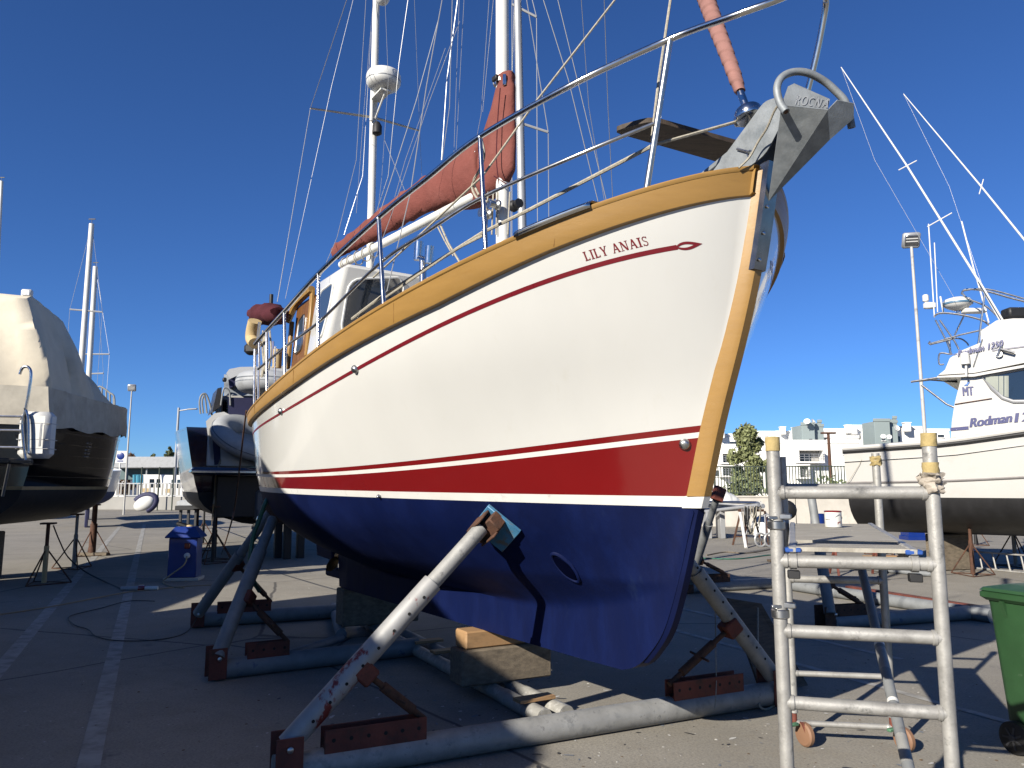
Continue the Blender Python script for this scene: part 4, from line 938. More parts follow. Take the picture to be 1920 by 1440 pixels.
# ================================================================ wheeled bin
bc = A(3.47,5.0,0); binn = thing('wheelie_bin', 'scratched dark green wheelie bin beside the scaffold tower', 'bin', bc)
Rb = rotz(R(20))
def bq(x, y, z): return bc+Rb@A(x,y,z)
def rr_rect(w, d, z, r=.05, n=4, x0=0, y0=0):
    o = []
    for cx, cy, a0 in ((w/2-r,d/2-r,0),(-w/2+r,d/2-r,90),(-w/2+r,-d/2+r,180),(w/2-r,-d/2+r,270)):
        for t in np.linspace(0,90,n): o.append(bq(x0+cx+r*math.cos(R(a0+t)), y0+cy+r*math.sin(R(a0+t)), z))
    return o
mb = MB(); mb.loft([rr_rect(.44,.50,.06), rr_rect(.455,.52,.10), rr_rect(.53,.62,.90), rr_rect(.54,.63,.93)]); mb.build('bin_body', M['green_bin'], binn, ang=35)
mb = MB(); mb.loft([rr_rect(.56,.65,.925), rr_rect(.60,.70,.945), rr_rect(.60,.70,.975), rr_rect(.57,.66,.985), rr_rect(.54,.62,.97)]); rim = mb.build('bin_rim', M['green_bin'], binn, ang=30)
for y in (-.18, .0, .18):
    mb = MB(); mb.prism([bq(-.30,y-.012,.93), bq(-.30,y+.012,.93), bq(-.252,y+.012,.80), bq(-.252,y-.012,.80)], Rb@A(.02,0,0)); mb.build('rim_gusset', M['green_bin'], rim)
for x in (-.18, 0, .18):
    mb = MB(); mb.prism([bq(x-.012,-.345,.93), bq(x+.012,-.345,.93), bq(x+.012,-.30,.80), bq(x-.012,-.30,.80)], Rb@A(0,.02,0)); mb.build('rim_gusset', M['green_bin'], rim)
mb = MB(); mb.loft([rr_rect(.60,.70,.986), rr_rect(.58,.66,1.005), rr_rect(.40,.46,1.03), rr_rect(.1,.1,1.035)]); mb.build('bin_lid', M['green_bin'], binn, ang=35)
for x in (-.255, .255):
    mb = MB(); mb.lathe([(.02,-.03),(.075,-.03),(.098,-.022),(.1,0),(.098,.022),(.075,.03),(.02,.03)], bq(x*1.08,.17,.10), Rb@A(1,0,0), 26); o = mb.build('wheel', M['black'], binn)
    mb = MB()
    for k in range(7):
        a = k*.898; s_ = np.sign(x); mb.bar(bq(x*1.08+s_*.031,.17+.018*math.cos(a),.10+.018*math.sin(a)), bq(x*1.08+s_*.031,.17+.068*math.cos(a),.10+.068*math.sin(a)), .012, .006, Rb@A(1,0,0))
    mb.lathe([(.022,0),(.022,.008),(.01,.01)], bq(x*1.08+.03*s_,.17,.1), Rb@A(s_,0,0), 14); mb.build('wheel_spokes', mat('grey_hub', (.06,.06,.065), .6), o)
# ================================================================ plywood board leaning on the right-hand prop
bq0 = G(1395,1262,0); b_ = [AT(1362,1120,6.75), AT(1424,1132,6.75), AT(1512,1283,6.0), AT(1432,1290,6.0)]
b_ = [A(1.92,6.95,.86), A(2.24,6.80,.84), A(2.42,6.33,.02), A(2.02,6.35,.02)]
b_ = [AT(1362,1121,7.0), AT(1424,1131,7.0), G(1511,1284,0.01), G(1425,1300,0.01)]
mb = MB(); mb.prism(b_, A(.012,-.018,.0)); tag(mb.build('plywood_board', M['grey_wood'], ang=0), 'brown plywood board leaning against the right-hand cradle prop', 'board')
mb = MB(); mb.tube(spline([AT(1421,1140,6.85), AT(1421,1200,6.6), AT(1422,1290,6.2), AT(1424,1322,6.0), G(1436,1330,.01), G(1452,1322,.01)], 5), .008, 6); tag(mb.build('hanging_rope', M['rope']), 'thin pale rope hanging from the plywood board to the ground', 'rope')
mb = MB(); mb.tube(spline([AT(1341,1145,6.2), AT(1342,1220,6.0), AT(1343,1285,5.85), AT(1340,1330,5.7)], 5), .004, 5); tag(mb.build('hanging_rope', M['rope']), 'thin string hanging down over the right drilled plate', 'rope')

# ================================================================ ladder on its edge
lad = thing('aluminium_ladder', 'aluminium ladder lying on its edge on the sunlit concrete', 'ladder', G(1840,1068,0))
la, lb = G(1760,1060,0), G(1990,1082,0); ldv = unit(lb-la); lup = unit(A(0,.25,1)-ldv*0)
for f in (0.02, .36):
    mb = MB(); mb.bar(la+lup*f, lb+lup*f, .03, .07, A(-ldv[1],ldv[0],0), .004); mb.build('ladder_rail', M['alu'], lad)
n = int(np.linalg.norm(lb-la)/.28)
for k in range(n):
    p = la+ldv*(.12+k*.28); mb = MB(); mb.tube([p+lup*.02, p+lup*.36], .016, 8); mb.build('ladder_rung', M['alu'], lad)
# ================================================================ other boats
def text_mesh(txt):
    c = bpy.data.curves.new('t', 'FONT'); c.body = txt; o = bpy.data.objects.new('t', c); COL.objects.link(o)
    bpy.context.view_layer.update(); me = bpy.data.meshes.new_from_object(o.evaluated_get(bpy.context.evaluated_depsgraph_get()))
    v = [tuple(p.co) for p in me.vertices]; f = [list(p.vertices) for p in me.polygons]
    bpy.data.objects.remove(o); bpy.data.curves.remove(c); bpy.data.meshes.remove(me); return v, f
def text_on(txt, o, ux, uy, h, m, parent, name='lettering', shear=0.0, width=None, bold=0.0):
    v, f = text_mesh(txt); xs = [p[0] for p in v]; w = max(xs)-min(xs); k = h/.70; sx = (width/(w)) if width else k
    mb = MB()
    n = unit(np.cross(ux, uy))
    for b in ((0,) if not bold else (-bold, 0, bold)):
        mb.add([o+ux*((p[0]-min(xs))*sx+shear*p[1]*k+b)+uy*(p[1]*k)+n*(.0005*b/(bold or 1)) for p in v], f)
    return mb.build(name, m, parent, ang=0, fix=False)
class Hull:
    """simple hull: origin at stern centre on the ground, axis to the bow; b(t) half-beam at deck, zs(t) sheer, chine and keel"""
    def __init__(s, o, ax, L, b, zs, zw, zk, flare=.12, full=.9):
        s.o = np.asarray(o, float); s.a = unit(A(*ax,0)); s.st = A(s.a[1],-s.a[0],0); s.L = L; s.b = b; s.zs = zs; s.zw = zw; s.zk = zk; s.fl = flare; s.full = full
    def P(s, t, v, z): return s.o+s.a*(t*s.L)+s.st*v+UP*z
    def half(s, t, u):                                                    # u: 0 keel .. 1 waterline .. 2 deck
        B = s.b(t); bw = B*(1-s.fl-.25*max(0,t-.6)); zk = s.zk+(s.zw-s.zk)*max(0,(t-.62)/.38)**1.6
        if u <= 1: return (bw*(1-(1-u)**1.9)**.75, zk+(s.zw-zk)*u**1.25)
        k = u-1; return (bw+(B-bw)*k**.8, s.zw+(s.zs(t)-s.zw)*k)
    def surf(s, t, u, sd=1):
        w, z = s.half(t, u); rake = (1 if u > 1 else u)*.0
        return s.P(t+.06*(u-1)*max(0,t-.7)/.3, sd*w, z)
    def skin(s, name, u0, u1, m, parent, n=26, k=6, transom=True):
        mb = MB()
        for sd in (1,-1):
            mb.grid([[s.surf(t, u, sd) for t in np.linspace(0,1,n)] for u in np.linspace(u0,u1,k+1)])
        if transom:
            mb.grid([[s.surf(0,u,1) for u in np.linspace(u0,u1,k+1)],[s.surf(0,u,-1) for u in np.linspace(u0,u1,k+1)]])
        return mb.build(name, m, parent, ang=50)
    def deckplate(s, m, parent, dz=-.05, n=26, name='deck'):
        mb = MB(); mb.grid([[s.surf(t,2,1)+UP*dz for t in np.linspace(0,1,n)],[s.surf(t,2,-1)+UP*dz for t in np.linspace(0,1,n)]]); return mb.build(name, m, parent)
def jack_stand(p, top, label, col='rust', legs=3, spread=.42, base=False, group='jack stands under the neighbouring boats', lower=None, r=.03, rz=0.0):
    p = A(p[0], p[1], 0); t = thing('jack_stand', label, 'boat stand', p, group)
    mb = MB(); mb.tube([p+UP*.25, p+UP*(top-.03)], r, 12); mb.build('post', M[col], t)
    mb = MB(); mb.tube([p+UP*.02, p+UP*top*.62], r*1.35, 12); mb.build('sleeve', M[lower or col], t)
    mb = MB(); mb.box(p+UP*(top-.015), (.22,.22,.03), rotz(.3), .004); mb.build('head_plate', M['rust'], t)
    feet = [p+A(spread*math.cos(a+rz), spread*math.sin(a+rz), .012) for a in np.linspace(0,2*math.pi,legs,endpoint=False)]
    for f in feet: mb = MB(); mb.tube([p+UP*top*.58, f], .013, 8); mb.build('leg', M['rust'], t)
    for i in range(legs): mb = MB(); mb.tube([feet[i], feet[(i+1)%legs]], .010, 6); mb.build('foot_bar', M['rust'], t)
    if base: mb = MB(); mb.box(p+UP*.04, (.75,.16,.08), rotz(.1), .01); mb.build('base_timber', M['timber'], t)
    return t
# ---------------------------------------------------------------- black motor yacht under a beige cover, left
hb = Hull(A(-9.35,12.35,0), (-.19,.98), 7.3, lambda t: 1.62*(1-max(0,(t-.42)/.58)**2.6)**.9+.015 if t < 1 else .02, lambda t: 3.02+.28*t*t, 1.62, .95, .14)
lb = thing('motor_yacht', 'black hulled motor yacht under a beige canvas cover on the left', 'boat', hb.o)
hb.skin('topsides', 1.04, 2, M['blackgloss'], lb, k=10); hb.skin('gold_waterline', 1.0, 1.04, M['yellow'], lb, k=1); hb.skin('bottom', 0, 1.0, mat('black_antifouling', (.012,.012,.014), .7), lb)
hb.deckplate(M['gel2'], lb)
for u in (1.16,1.30,1.44,1.58,1.72):
    mb = MB(); mb.tube([hb.surf(t, u, 1)+hb.st*.004 for t in np.linspace(.0,1,30)], .008, 5); mb.build('topside_moulding', M['blackgloss'], lb)
mb = MB(); mb.tube([hb.surf(t, 1.86, 1)+hb.st*.012 for t in np.linspace(0,.995,30)], .018, 6); mb.build('rub_rail', M['steel_dull'], lb)
# cover: hem band and tented top with folds
def hem(t, z, o, fold): 
    w, _ = hb.half(t, 2); return hb.P(t+.06*max(0,t-.7)/.3, (w+o+.02*fold*math.sin(t*47+z*3)+.012*math.sin(t*90)), z)
def loop(fz, fo, n=44, fold=1.0, t1=1.0):
    P = [hem(t, fz(t), fo, fold) for t in np.linspace(0,t1,n)]
    Q = []
    for t in np.linspace(t1,0,n):
        w, _ = hb.half(t, 2); Q.append(hb.P(t+.06*max(0,t-.7)/.3, -(w+fo+.02*fold*math.sin(t*41)), fz(t)))
    w, _ = hb.half(0, 2); tr = [hb.P(-.012-.010*math.sin(k*1.9), -(w+fo)+2*(w+fo)*k/10, fz(0)) for k in range(1,10)]
    return P+Q+tr
mb = MB(); zs = hb.zs
mb.grid([loop(lambda t: zs(t)-.34-.03*math.sin(t*30), .07), loop(lambda t: zs(t)-.15, .075), loop(lambda t: zs(t)+.03, .06), loop(lambda t: zs(t)+.30, .05)], closeu=True)
mb.build('cover_hem', M['canvas_band'], lb, ang=60)
ridge = lambda t: np.interp(t,[0,.03,.28,.34,.48,.68,.85,1.0],[4.85,4.95,4.84,4.70,4.25,3.70,3.42,3.34])
mb = MB(); rows = []
for k, f in enumerate(np.linspace(0,1,16)):
    ln = []
    for i, base in enumerate(loop(lambda t: zs(t)+.26, .0, 52, 0)):
        d = (base-hb.o); t = d@hb.a/hb.L; v = d@hb.st; tt = min(max(t,0),1); zr = ridge(tt); rid = hb.P(.03+tt*.92, v*np.interp(tt,[0,.28,.36,.6,1],[.70,.66,.45,.2,.02]), zr)
        g = f**.93; p = base+(rid-base)*g
        foldv = .06*math.sin(math.pi*min(1,f+.1))*(math.sin(i*.55+f*1.3)+.8*math.sin(i*1.23-f*2.1)+.6*math.sin(i*2.3+f*3))
        drape = .16*(1-f)**.6*math.sin(math.pi*min(1,f+.12))*abs(math.sin(i*.9+1.1*f)) if tt < .04 else 0
        out = unit(A(*(base-hb.P(.4,0,0))[:2],0)); p = p+out*(drape+foldv+.10*math.sin(math.pi*f)*(1 if tt < .5 else .3)); ln.append(p)
    rows.append(ln)
mb.grid(rows, closeu=True); cap = rows[-1]; c0 = sum(cap)/len(cap)
n = len(mb.v); mb.add(cap+[hb.P(.2,0,4.95)], [])
half = len(cap)
mb.grid([cap, [hb.P(min(max((p-hb.o)@hb.a/hb.L,0),1), 0, p[2]+.07*(1 if (p-hb.o)@hb.a/hb.L < .4 else .2)) for p in cap]], closeu=True)
mb.build('canvas_cover', M['canvas'], lb, ang=70)
mb = MB(); q = AT(51,550,13.0); mb.box(q, (.17,.10,.13), rotz(.15), .02); sl = mb.build('searchlight', M['plastic_white'], lb); mb = MB(); mb.box(q+A(.01,-.052,0), (.12,.01,.09), rotz(.15), .004); mb.build('lamp_glass', M['steel_dull'], sl); mb = MB(); mb.tube([q-UP*.06, q-UP*.2], .02, 8); mb.build('lamp_stem', M['plastic_white'], sl)
# stern platform, davit rails, raft canister
sp = hb.P(-.06, 0, 2.06); mb = MB(); mb.box(sp+A(.1,0,0), (3.0,.75,.09), rotz(math.atan2(-.135,.99)*0+.13), .02); mb.build('swim_platform', mat('wet_black_grp', (.03,.03,.032), .25), lb)
for dx, pts in ((0, ((48,862),(42,800),(48,768),(54,735),(58,700),(52,688),(42,690),(37,702))), (0, ((53,850),(53,790),(47,765)))):
    mb = MB(); mb.tube(spline([AT(x, y, 11.75) for x, y in pts], 6), .022, 10); mb.build('stern_rail', M['steel'], lb)
for y in (780, 806, 838):
    mb = MB(); mb.tube([AT(-40,y,11.9), AT(43,y+1,11.75)], .018, 8); mb.build('stern_rail', M['steel'], lb)
mb = MB(); cc = AT(70,816,11.95); mb.box(cc, (.46,.30,.72), rotz(.13), .07); cn = mb.build('raft_canister', M['plastic_white'], lb)
for y in (795, 825, 842): mb = MB(); mb.box(A(cc[0],cc[1],AT(70,y,11.95)[2]), (.465,.305,.012), rotz(.13), .003); mb.build('canister_strap', M['mast_grey'], cn)
mb = MB(); mb.box(AT(76,815,11.78), (.03,.012,.36), rotz(.13), .004); mb.build('canister_strap', M['steel_dull'], cn)
for a, b in (((18,868),(5,930)),): mb = MB(); mb.tube([AT(*a,11.9), AT(*b,12.1)], .022, 8); mb.build('platform_strut', M['steel_dull'], lb)
for i, (x, y0, y1) in enumerate(((181,733,755),(191,728,757),(199,733,760),(206,738,763),(213,745,768))):
    mb = MB(); mb.tube([AT(x,y0,19.6), AT(x+1,y1+25,19.6)], .022, 8); mb.build('pulpit_post', M['galv_blue'], lb)
mb = MB(); mb.tube(spline([AT(181,757,19.6), AT(183,728,19.6), AT(191,726,19.6), AT(205,736,19.6), AT(214,744,19.6), AT(215,770,19.6)], 5), .022, 8); mb.build('pulpit_rail', M['galv_blue'], lb)
mb = MB(); c = AT(155,822,14.6)
for k in range(5): mb.box(hb.surf(.34,1.62-.045*k,1)+hb.st*.012, (.012,.22,.03), rotz(.13), .003)
mb.build('engine_vent', M['steel'], lb)
S1 = G(80,1097); S2 = G(135,1066); S3_ = G(172,1042)
jack_stand(G(82,1095), 1.05, 'thin rust jack stand with a yellow foot under the black yacht', 'rust', lower='yellow', rz=.4)
jack_stand(G(138,1066), 1.12, 'grey tripod jack stand in the middle under the black yacht', 'galv_blue', rz=1.2)
jack_stand(G(172,1042), 1.25, 'thick rusty post stand on a timber foot under the black yacht bow', 'rust', base=True, r=.06, rz=.2)
jack_stand(A(-11.9,14.2,0), 1.0, 'rusty stand at the far side of the black yacht', 'rust')
mb = MB(); mb.box(hb.P(.3,0,.42), (.28,.9,.84), rotz(.13), .02); tag(mb.build('keel_block', M['timber']), 'dark timber block under the keel of the black yacht', 'timber block')

# ---------------------------------------------------------------- navy motor yacht with a dinghy on its stern, left of the ketch
nb_ = Hull(A(-5.75,18.6,0), (-.44,.90), 11, lambda t: 1.95*(1-max(0,(t-.5)/.5)**2.4)**.9+.02, lambda t: 3.05+.5*t, 1.55, .75, .16)
ny = thing('motor_yacht', 'navy motor yacht with a grey dinghy hung across its stern', 'boat', nb_.o)
nb_.skin('topsides', 1, 2, M['navy_gel'], ny, k=8); nb_.skin('bottom', 0, 1, mat('dark_antifouling', (.02,.018,.02), .7), ny); nb_.deckplate(M['gel2'], ny)
def ni(x, y, back=0.0): return PL(x, y, nb_.o-nb_.a*back, nb_.a)
Rn = rotz(math.atan2(nb_.a[1], nb_.a[0])-math.pi/2)
mb = MB(); mb.box(nb_.P(-.055,0,2.02), (3.75,1.1,.16), Rn, .06); pf = mb.build('swim_platform', M['navy_gel'], ny)
mb = MB(); mb.box(nb_.P(-.106,0,2.0), (3.76,.02,.05), Rn, .006); mb.build('platform_trim', M['steel'], pf)
mb = MB(); mb.loft([[ni(x, y, .05) for x, y in ((386,790),(402,775),(420,772),(436,780),(432,800),(412,830),(414,862),(396,862))], [ni(x, y, -.9) for x, y in ((386,790),(402,775),(420,772),(436,780),(432,800),(412,830),(414,862),(396,862))]]); mb.build('quarter_moulding', M['gel2'], ny, ang=40)
mb = MB(); mb.prism([ni(398,818,.06), ni(412,818,.06), ni(414,870,.06), ni(402,872,.06)], nb_.a*.03); mb.build('transom_panel', M['navy'], ny)
mb = MB(); mb.box(nb_.P(.0,0,2.6)-nb_.a*.02, (3.0,.06,.9), Rn, .02); mb.build('transom', M['gel2'], ny)
mb = MB(); mb.loft([[ni(x, y, .0) for x, y in ((428,745),(560,748),(560,800),(428,800))], [ni(x, y, -.3) for x, y in ((428,745),(560,748),(560,800),(428,800))]]); mb.build('cockpit_canvas', M['navy'], ny)
M['vinyl'] = mat('clear_vinyl', (.42,.46,.50), .12, var=.3, vs=7, bump=.8, bs=7, spec=.8)
mb = MB(); mb.grid([[ni(420+140*u, 742-40*f, -.05-.25*f+.03*math.sin(u*17+f*5)) for u in np.linspace(0,1,16)] for f in np.linspace(0,1,7)]); mb.build('clear_panel', M['vinyl'], ny, ang=60)
mb = MB(); mb.loft([[ni(x, y, d) for x, y in ((424,700),(430,692),(450,688),(560,686),(560,700),(450,702),(432,710))] for d in (.1, -2.4)]); mb.build('hardtop', M['gel2'], ny, ang=40)
mb = MB(); mb.loft([[ni(x, y, d) for x, y in ((428,712),(450,703),(560,701),(560,716),(450,718),(430,728))] for d in (.06, -2.2)]); mb.build('canopy_valance', M['navy'], ny, ang=40)
mb = MB(); mb.prism([ni(408,728,-.1), ni(416,726,-.1), ni(414,762,-.1), ni(398,772,-.1)], nb_.a*1.2); mb.build('side_window', mat('smoked_panel', (.05,.045,.04), .3), ny)
mb = MB(); mb.tube(spline([ni(414,760,.02), ni(418,735,.02), ni(422,727,.02), ni(430,735,.02), ni(432,760,.02)], 5), .02, 8); mb.build('cockpit_hoop', M['galv_blue'], ny)
for pts in (((376,776),(374,755),(377,742),(383,738),(388,742),(394,760),(399,790)), ((381,775),(379,752),(383,740)), ((388,775),(385,750),(383,740))):
    mb = MB(); mb.tube(spline([ni(x, y, -.8) for x, y in pts], 5), .022, 8); mb.build('side_rail', M['galv_blue'], ny)
mb = MB(); mb.box(ni(421,712,.1), (.09,.1,.1), Rn, .02); mb.build('horn', M['black'], ny)
for x0, x1 in ((405,424),(452,471)):
    mb = MB(); mb.loft([[ni(x0,898,.1), ni(x1,898,.1), ni(x1,898,-.6), ni(x0,898,-.6)], [ni(x0,918,.1), ni(x1,918,.1), ni(x1,918,-.6), ni(x0,918,-.6)], [ni(x0+6,962,.0), ni(x1-8,962,.0), ni(x1-8,962,-.5), ni(x0+6,962,-.5)]]); o = mb.build('trim_pod', [M['gel2']], ny)
    mb = MB(); mb.loft([[ni(x0-1,918,.12), ni(x1+1,918,.12), ni(x1+1,918,-.62), ni(x0-1,918,-.62)], [ni(x0+5,968,.02), ni(x1-7,968,.02), ni(x1-7,968,-.52), ni(x0+5,968,-.52)]]); mb.build('pod_bottom', M['black'], o)
mb = MB(); mb.box(nb_.P(-.02,0,1.45), (2.6,.5,.95), Rn, .03); mb.build('stern_shade_block', M['black'], ny)  # solid black block stands in for the shaded hollow under the platform
for k, dx in enumerate((-.35,.45)):
    c = nb_.P(-.03, dx, 1.25); t_ = MB(); t_.box(c, (.18,.4,.7), Rn, .05); t_.tube([c-nb_.a*.25-UP*.1, c-nb_.a*.25-UP*.45], .05, 10); o = t_.build('outdrive_leg', M['dinghy_dark'], ny)
    mb = MB(); pc2 = c-nb_.a*.35-UP*.42
    for j in range(3):
        a = j*2.094+k; up = UP*math.cos(a)+nb_.st*math.sin(a); mb.loft([[pc2+up*r_+nb_.a*w_*.3*e+np.cross(up,nb_.a)*w_*d for e, d in ((1,1),(-.6,0),(-1,-1),(.6,0))] for r_, w_ in ((.03,.04),(.1,.08),(.17,.06),(.2,.01))])
    mb.lathe([(.05,-.05),(.05,.06),(.01,.1)], pc2, -nb_.a, 10); mb.build('propeller', M['steel'], o)
mb = MB(); mb.tube(spline([ni(414,862,.2), ni(405,890,.3), ni(402,930,.35), ni(399,960,.4), G(397,985,.01)], 5), .018, 6); mb.build('shore_cable', M['orange_cable'], ny)
mb = MB(); mb.loft([[ni(x, y, dd) for x, y in ((404,768),(412,742),(560,742),(560,800),(404,800))] for dd in (-.9,-4.5)]); mb.build('saloon', M['gel2'], ny, ang=30)
mb = MB(); mb.prism([ni(x, y, -.88) for x, y in ((416,750),(425,750),(425,785),(410,785))], -nb_.a*.02); mb.build('saloon_window', M['glass'], ny)
# dinghies on the davits
def rib(name, c, ax, upv, L, W_, r, label, parentless=True):
    ax = unit(ax); upv = unit(upv-ax*(upv@ax)); sd = np.cross(ax, upv); t = thing(name, label, 'dinghy', c)
    pts = [c-ax*L/2+sd*W_/2, c-ax*L*.1+sd*W_/2, c+ax*L*.25+sd*W_*.46, c+ax*L*.42+sd*W_*.25, c+ax*L*.47, c+ax*L*.42-sd*W_*.25, c+ax*L*.25-sd*W_*.46, c-ax*L*.1-sd*W_/2, c-ax*L/2-sd*W_/2]
    P = spline(pts, 5); rr = [r*(.55+.45*min(1,4*i/len(P),4*(len(P)-1-i)/len(P))) for i in range(len(P))]
    mb = MB(); mb.tube(P, rr, 16); tb = mb.build('tube', M['dinghy_grey'], t, ang=60)
    for e in (.5,-.15):
        mb = MB(); mb.tube([p+upv*rr[i]*.25*e*2+unit((p-c)-ax*((p-c)@ax)*.6)*rr[i]*.93 for i, p in enumerate(P)], .018, 5); mb.build('rubbing_strake', M['dinghy_dark'], tb)
    mb = MB(); mb.grid([[p-upv*r*.2 for p in P[:len(P)//2+1]], [p-upv*r*.5 for p in P[::-1][:len(P)//2+1]]]); mb.build('floor', M['dinghy_grey'], t); return t
rib('inflatable_dinghy', ni(497,832,.35), nb_.st*-.95-UP*-.30, unit(-nb_.a*.6+UP*.8), 2.2, 1.0, .24, 'pale grey inflatable dinghy hung across the stern of the navy yacht')
rib('inflatable_dinghy', ni(545,722,1.0), nb_.st*-1.0+UP*.02, UP, 2.1, 1.2, .24, 'grey inflatable dinghy carried higher up behind the ketch stern')
for q, lab in ((nb_.P(.02,-1.2,0),'rusty jack stand under the port quarter of the navy yacht'),(nb_.P(.28,-1.4,0),'rusty jack stand farther forward under the navy yacht')): jack_stand(q, 1.1, lab, 'rust', lower='black')
for k, (x, y) in enumerate(((520,1046),(537,1048),(562,1046))):
    p = G(x, y); mb = MB(); mb.box(A(p[0],p[1],.5), (.17,.2,1.0), Rn, .01); tag(mb.build('keel_stand', M['black']), ('leftmost','middle','rightmost')[k]+' of the three black posts under the navy yacht stern', 'boat stand', 'black posts under the navy yacht')
# ---------------------------------------------------------------- sport fisher, right
rb = Hull(A(7.78,16.98,0), (.79,-.615), 12.5, lambda t: 1.75*(1-max(0,(t-.5)/.5)**2.4)**.9+.02, lambda t: np.interp(t,[0,.15,.35,.6,1],[2.42,2.50,2.82,3.15,3.6]), 1.47, .72, .10)
rf = thing('sport_fishing_boat', 'white flybridge sport fisher with outriggers propped up on the right', 'boat', rb.o)
M['gel_r'] = mat('offwhite_gelcoat', (.72,.705,.665), .25, var=.02, vs=1, coat=.3, dirt=(.64,.61,.54), ds=1.2, dlim=(.55,.9))  # one even off-white with faint random soiling
rb.skin('topsides', 1, 2, M['gel_r'], rf, k=8); rb.skin('bottom', 0, 1, mat('black_bottom_paint', (.02,.02,.022), .5, var=.4, vs=2.5, stretch=(2,2,.3)), rf); rb.deckplate(M['gel_r'], rf, -.25)
NS = rb.st; SD = rb.surf(.2,2,1)@NS                                       # near side
def ri(x, y, v=0.0): return PL(x, y, rb.o+NS*v, NS)
mb = MB(); mb.tube([rb.surf(t,1.955,1)+NS*.02 for t in np.linspace(0,1,30)], .035, 8); mb.build('rub_rail', M['black'], rf)
mb = MB(); mb.tube([rb.surf(t,2,1)+UP*.02 for t in np.linspace(0,1,30)], .045, 8); mb.build('gunwale', M['gel_r'], rf)
mb = MB(); mb.tube([rb.surf(t,1.30+.10*max(0,t-.1),1)+NS*.008 for t in np.linspace(0,1,30)], .022, 6); mb.build('spray_rail', mat('grey_strake', (.28,.26,.25), .6), rf)
NV = 1.42
def slab(name, pts, m, v0, v1, par=rf, ang=35, inset=0.0):
    """side outline on the near side extruded across the boat"""
    mb = MB(); near = [ri(x, y, v0) for x, y in pts]; c = sum(near)/len(near); o = [p for p in near]
    mb.loft([[c+(p-c)*(1-inset)+NS*0 for p in near], [p-NS*.12 for p in near], [p-NS*(v0-v1-.12) for p in near], [c+(p-c)*(1-inset)-NS*(v0-v1) for p in near]]); return mb.build(name, m, par, ang=ang)
slab('cabin', ((1781,830),(1784,790),(1789,757),(1803,702),(1850,698),(1925,690),(2060,690),(2130,760),(2180,800),(2000,812),(1860,822)), M['gel_r'], NV, -NV, inset=.006)
fb = slab('flybridge', ((1757,704),(1770,694),(1779,672),(1800,658),(1838,642),(1838,620),(1868,600),(1900,596),(2000,596),(2040,640),(2060,684),(1925,680),(1826,700)), M['gel_r'], NV+.1, -NV-.1, inset=.02)
mb = MB(); mb.prism([ri(x,y,NV+.115) for x, y in ((1757,705),(1826,701),(1925,683),(2060,686),(2060,690),(1925,688),(1826,706),(1757,708))], -NS*(2*NV+.2)); mb.build('flybridge_lip', M['gel_r'], rf, ang=25)
wp = [ri(x, y, NV+.012) for x, y in ((1841,706),(1860,728),(1880,746),(1900,753),(1990,752),(2000,696),(1925,690))]
mb = MB(); mb.prism(wp, -NS*.02); wd = mb.build('cabin_window', M['glass'], rf, ang=20)
mb = MB(); mb.tube([p+NS*.004 for p in wp], .035, 8, closed=True); mb.build('window_frame', M['mast_grey'], wd)
M['curtain'] = mat('pale_curtain', (.42,.45,.40), .9, var=.05, vs=3, spec=.1)
rows = []
for f in np.linspace(0,1,10):
    x = 1848+(1892-1848)*f; yb = np.interp(x,[1841,1860,1880,1900],[709,727,744,750]); rows.append([ri(x, 706-f*1.5, NV+.02+.012*math.sin(f*30)), ri(x, max(yb,707)-2, NV+.02+.012*math.sin(f*30))])
mb = MB(); mb.grid(rows); mb.build('curtain', M['curtain'], wd, ang=60)
ux = rb.a; uyv = UP
def rtext(txt, x, y, h, width, v, shear=.2, bold=0.0, m='navy_text', slope=0.0, par=rf):
    u = unit(rb.a+UP*slope); return text_on(txt, ri(x, y, v), u, UP, h, M[m], par, shear=shear, width=width, bold=bold)
kx = 17.0/1442
rtext('Rodman', 1819, 801, .17, .66, NV+.016, bold=.012, slope=.10); rtext('1250', 1903, 792, .17, .58, NV+.016, bold=.012, slope=.10)
rtext('Rodman 1250', 1796, 668, .115, .74, NV+.14, bold=.006, slope=.16); rtext('MT', 1806, 742, .17, .17, NV+.016, shear=0, bold=.008)
mb = MB(); mb.prism([ri(x,y,NV+.016) for x, y in ((1807,723),(1813,719),(1813,717),(1819,716),(1815,721),(1815,723))], NS*.002); mb.build('blue_emblem', mat('emblem_blue', (.02,.16,.55), .5), rf)
for y, w in ((806,3.5),(803,1.5)):
    mb = MB(); mb.bar(ri(1782,y,NV+.012), ri(1816,y-3,NV+.012), .004, w*kx, UP); mb.build('cabin_stripe', M['navy_text'], rf)
for a, b in (((1781,666),(1794,663)), ((1860,657),(1930,648))): mb = MB(); mb.bar(ri(*a,NV+.13), ri(*b,NV+.13), .004, .012, UP); mb.build('flybridge_stripe', M['navy_text'], fb)
def rtube(pts, v, r=.022, m='steel_dull', name='tower_tube', sm=False, par=rf):
    P = [ri(*(p[:2]), p[2] if len(p) > 2 else v) for p in pts]; P = spline(P, 6) if sm else P
    mb = MB(); mb.tube(P, r*.75, 8); return mb.build(name, M[m], par)
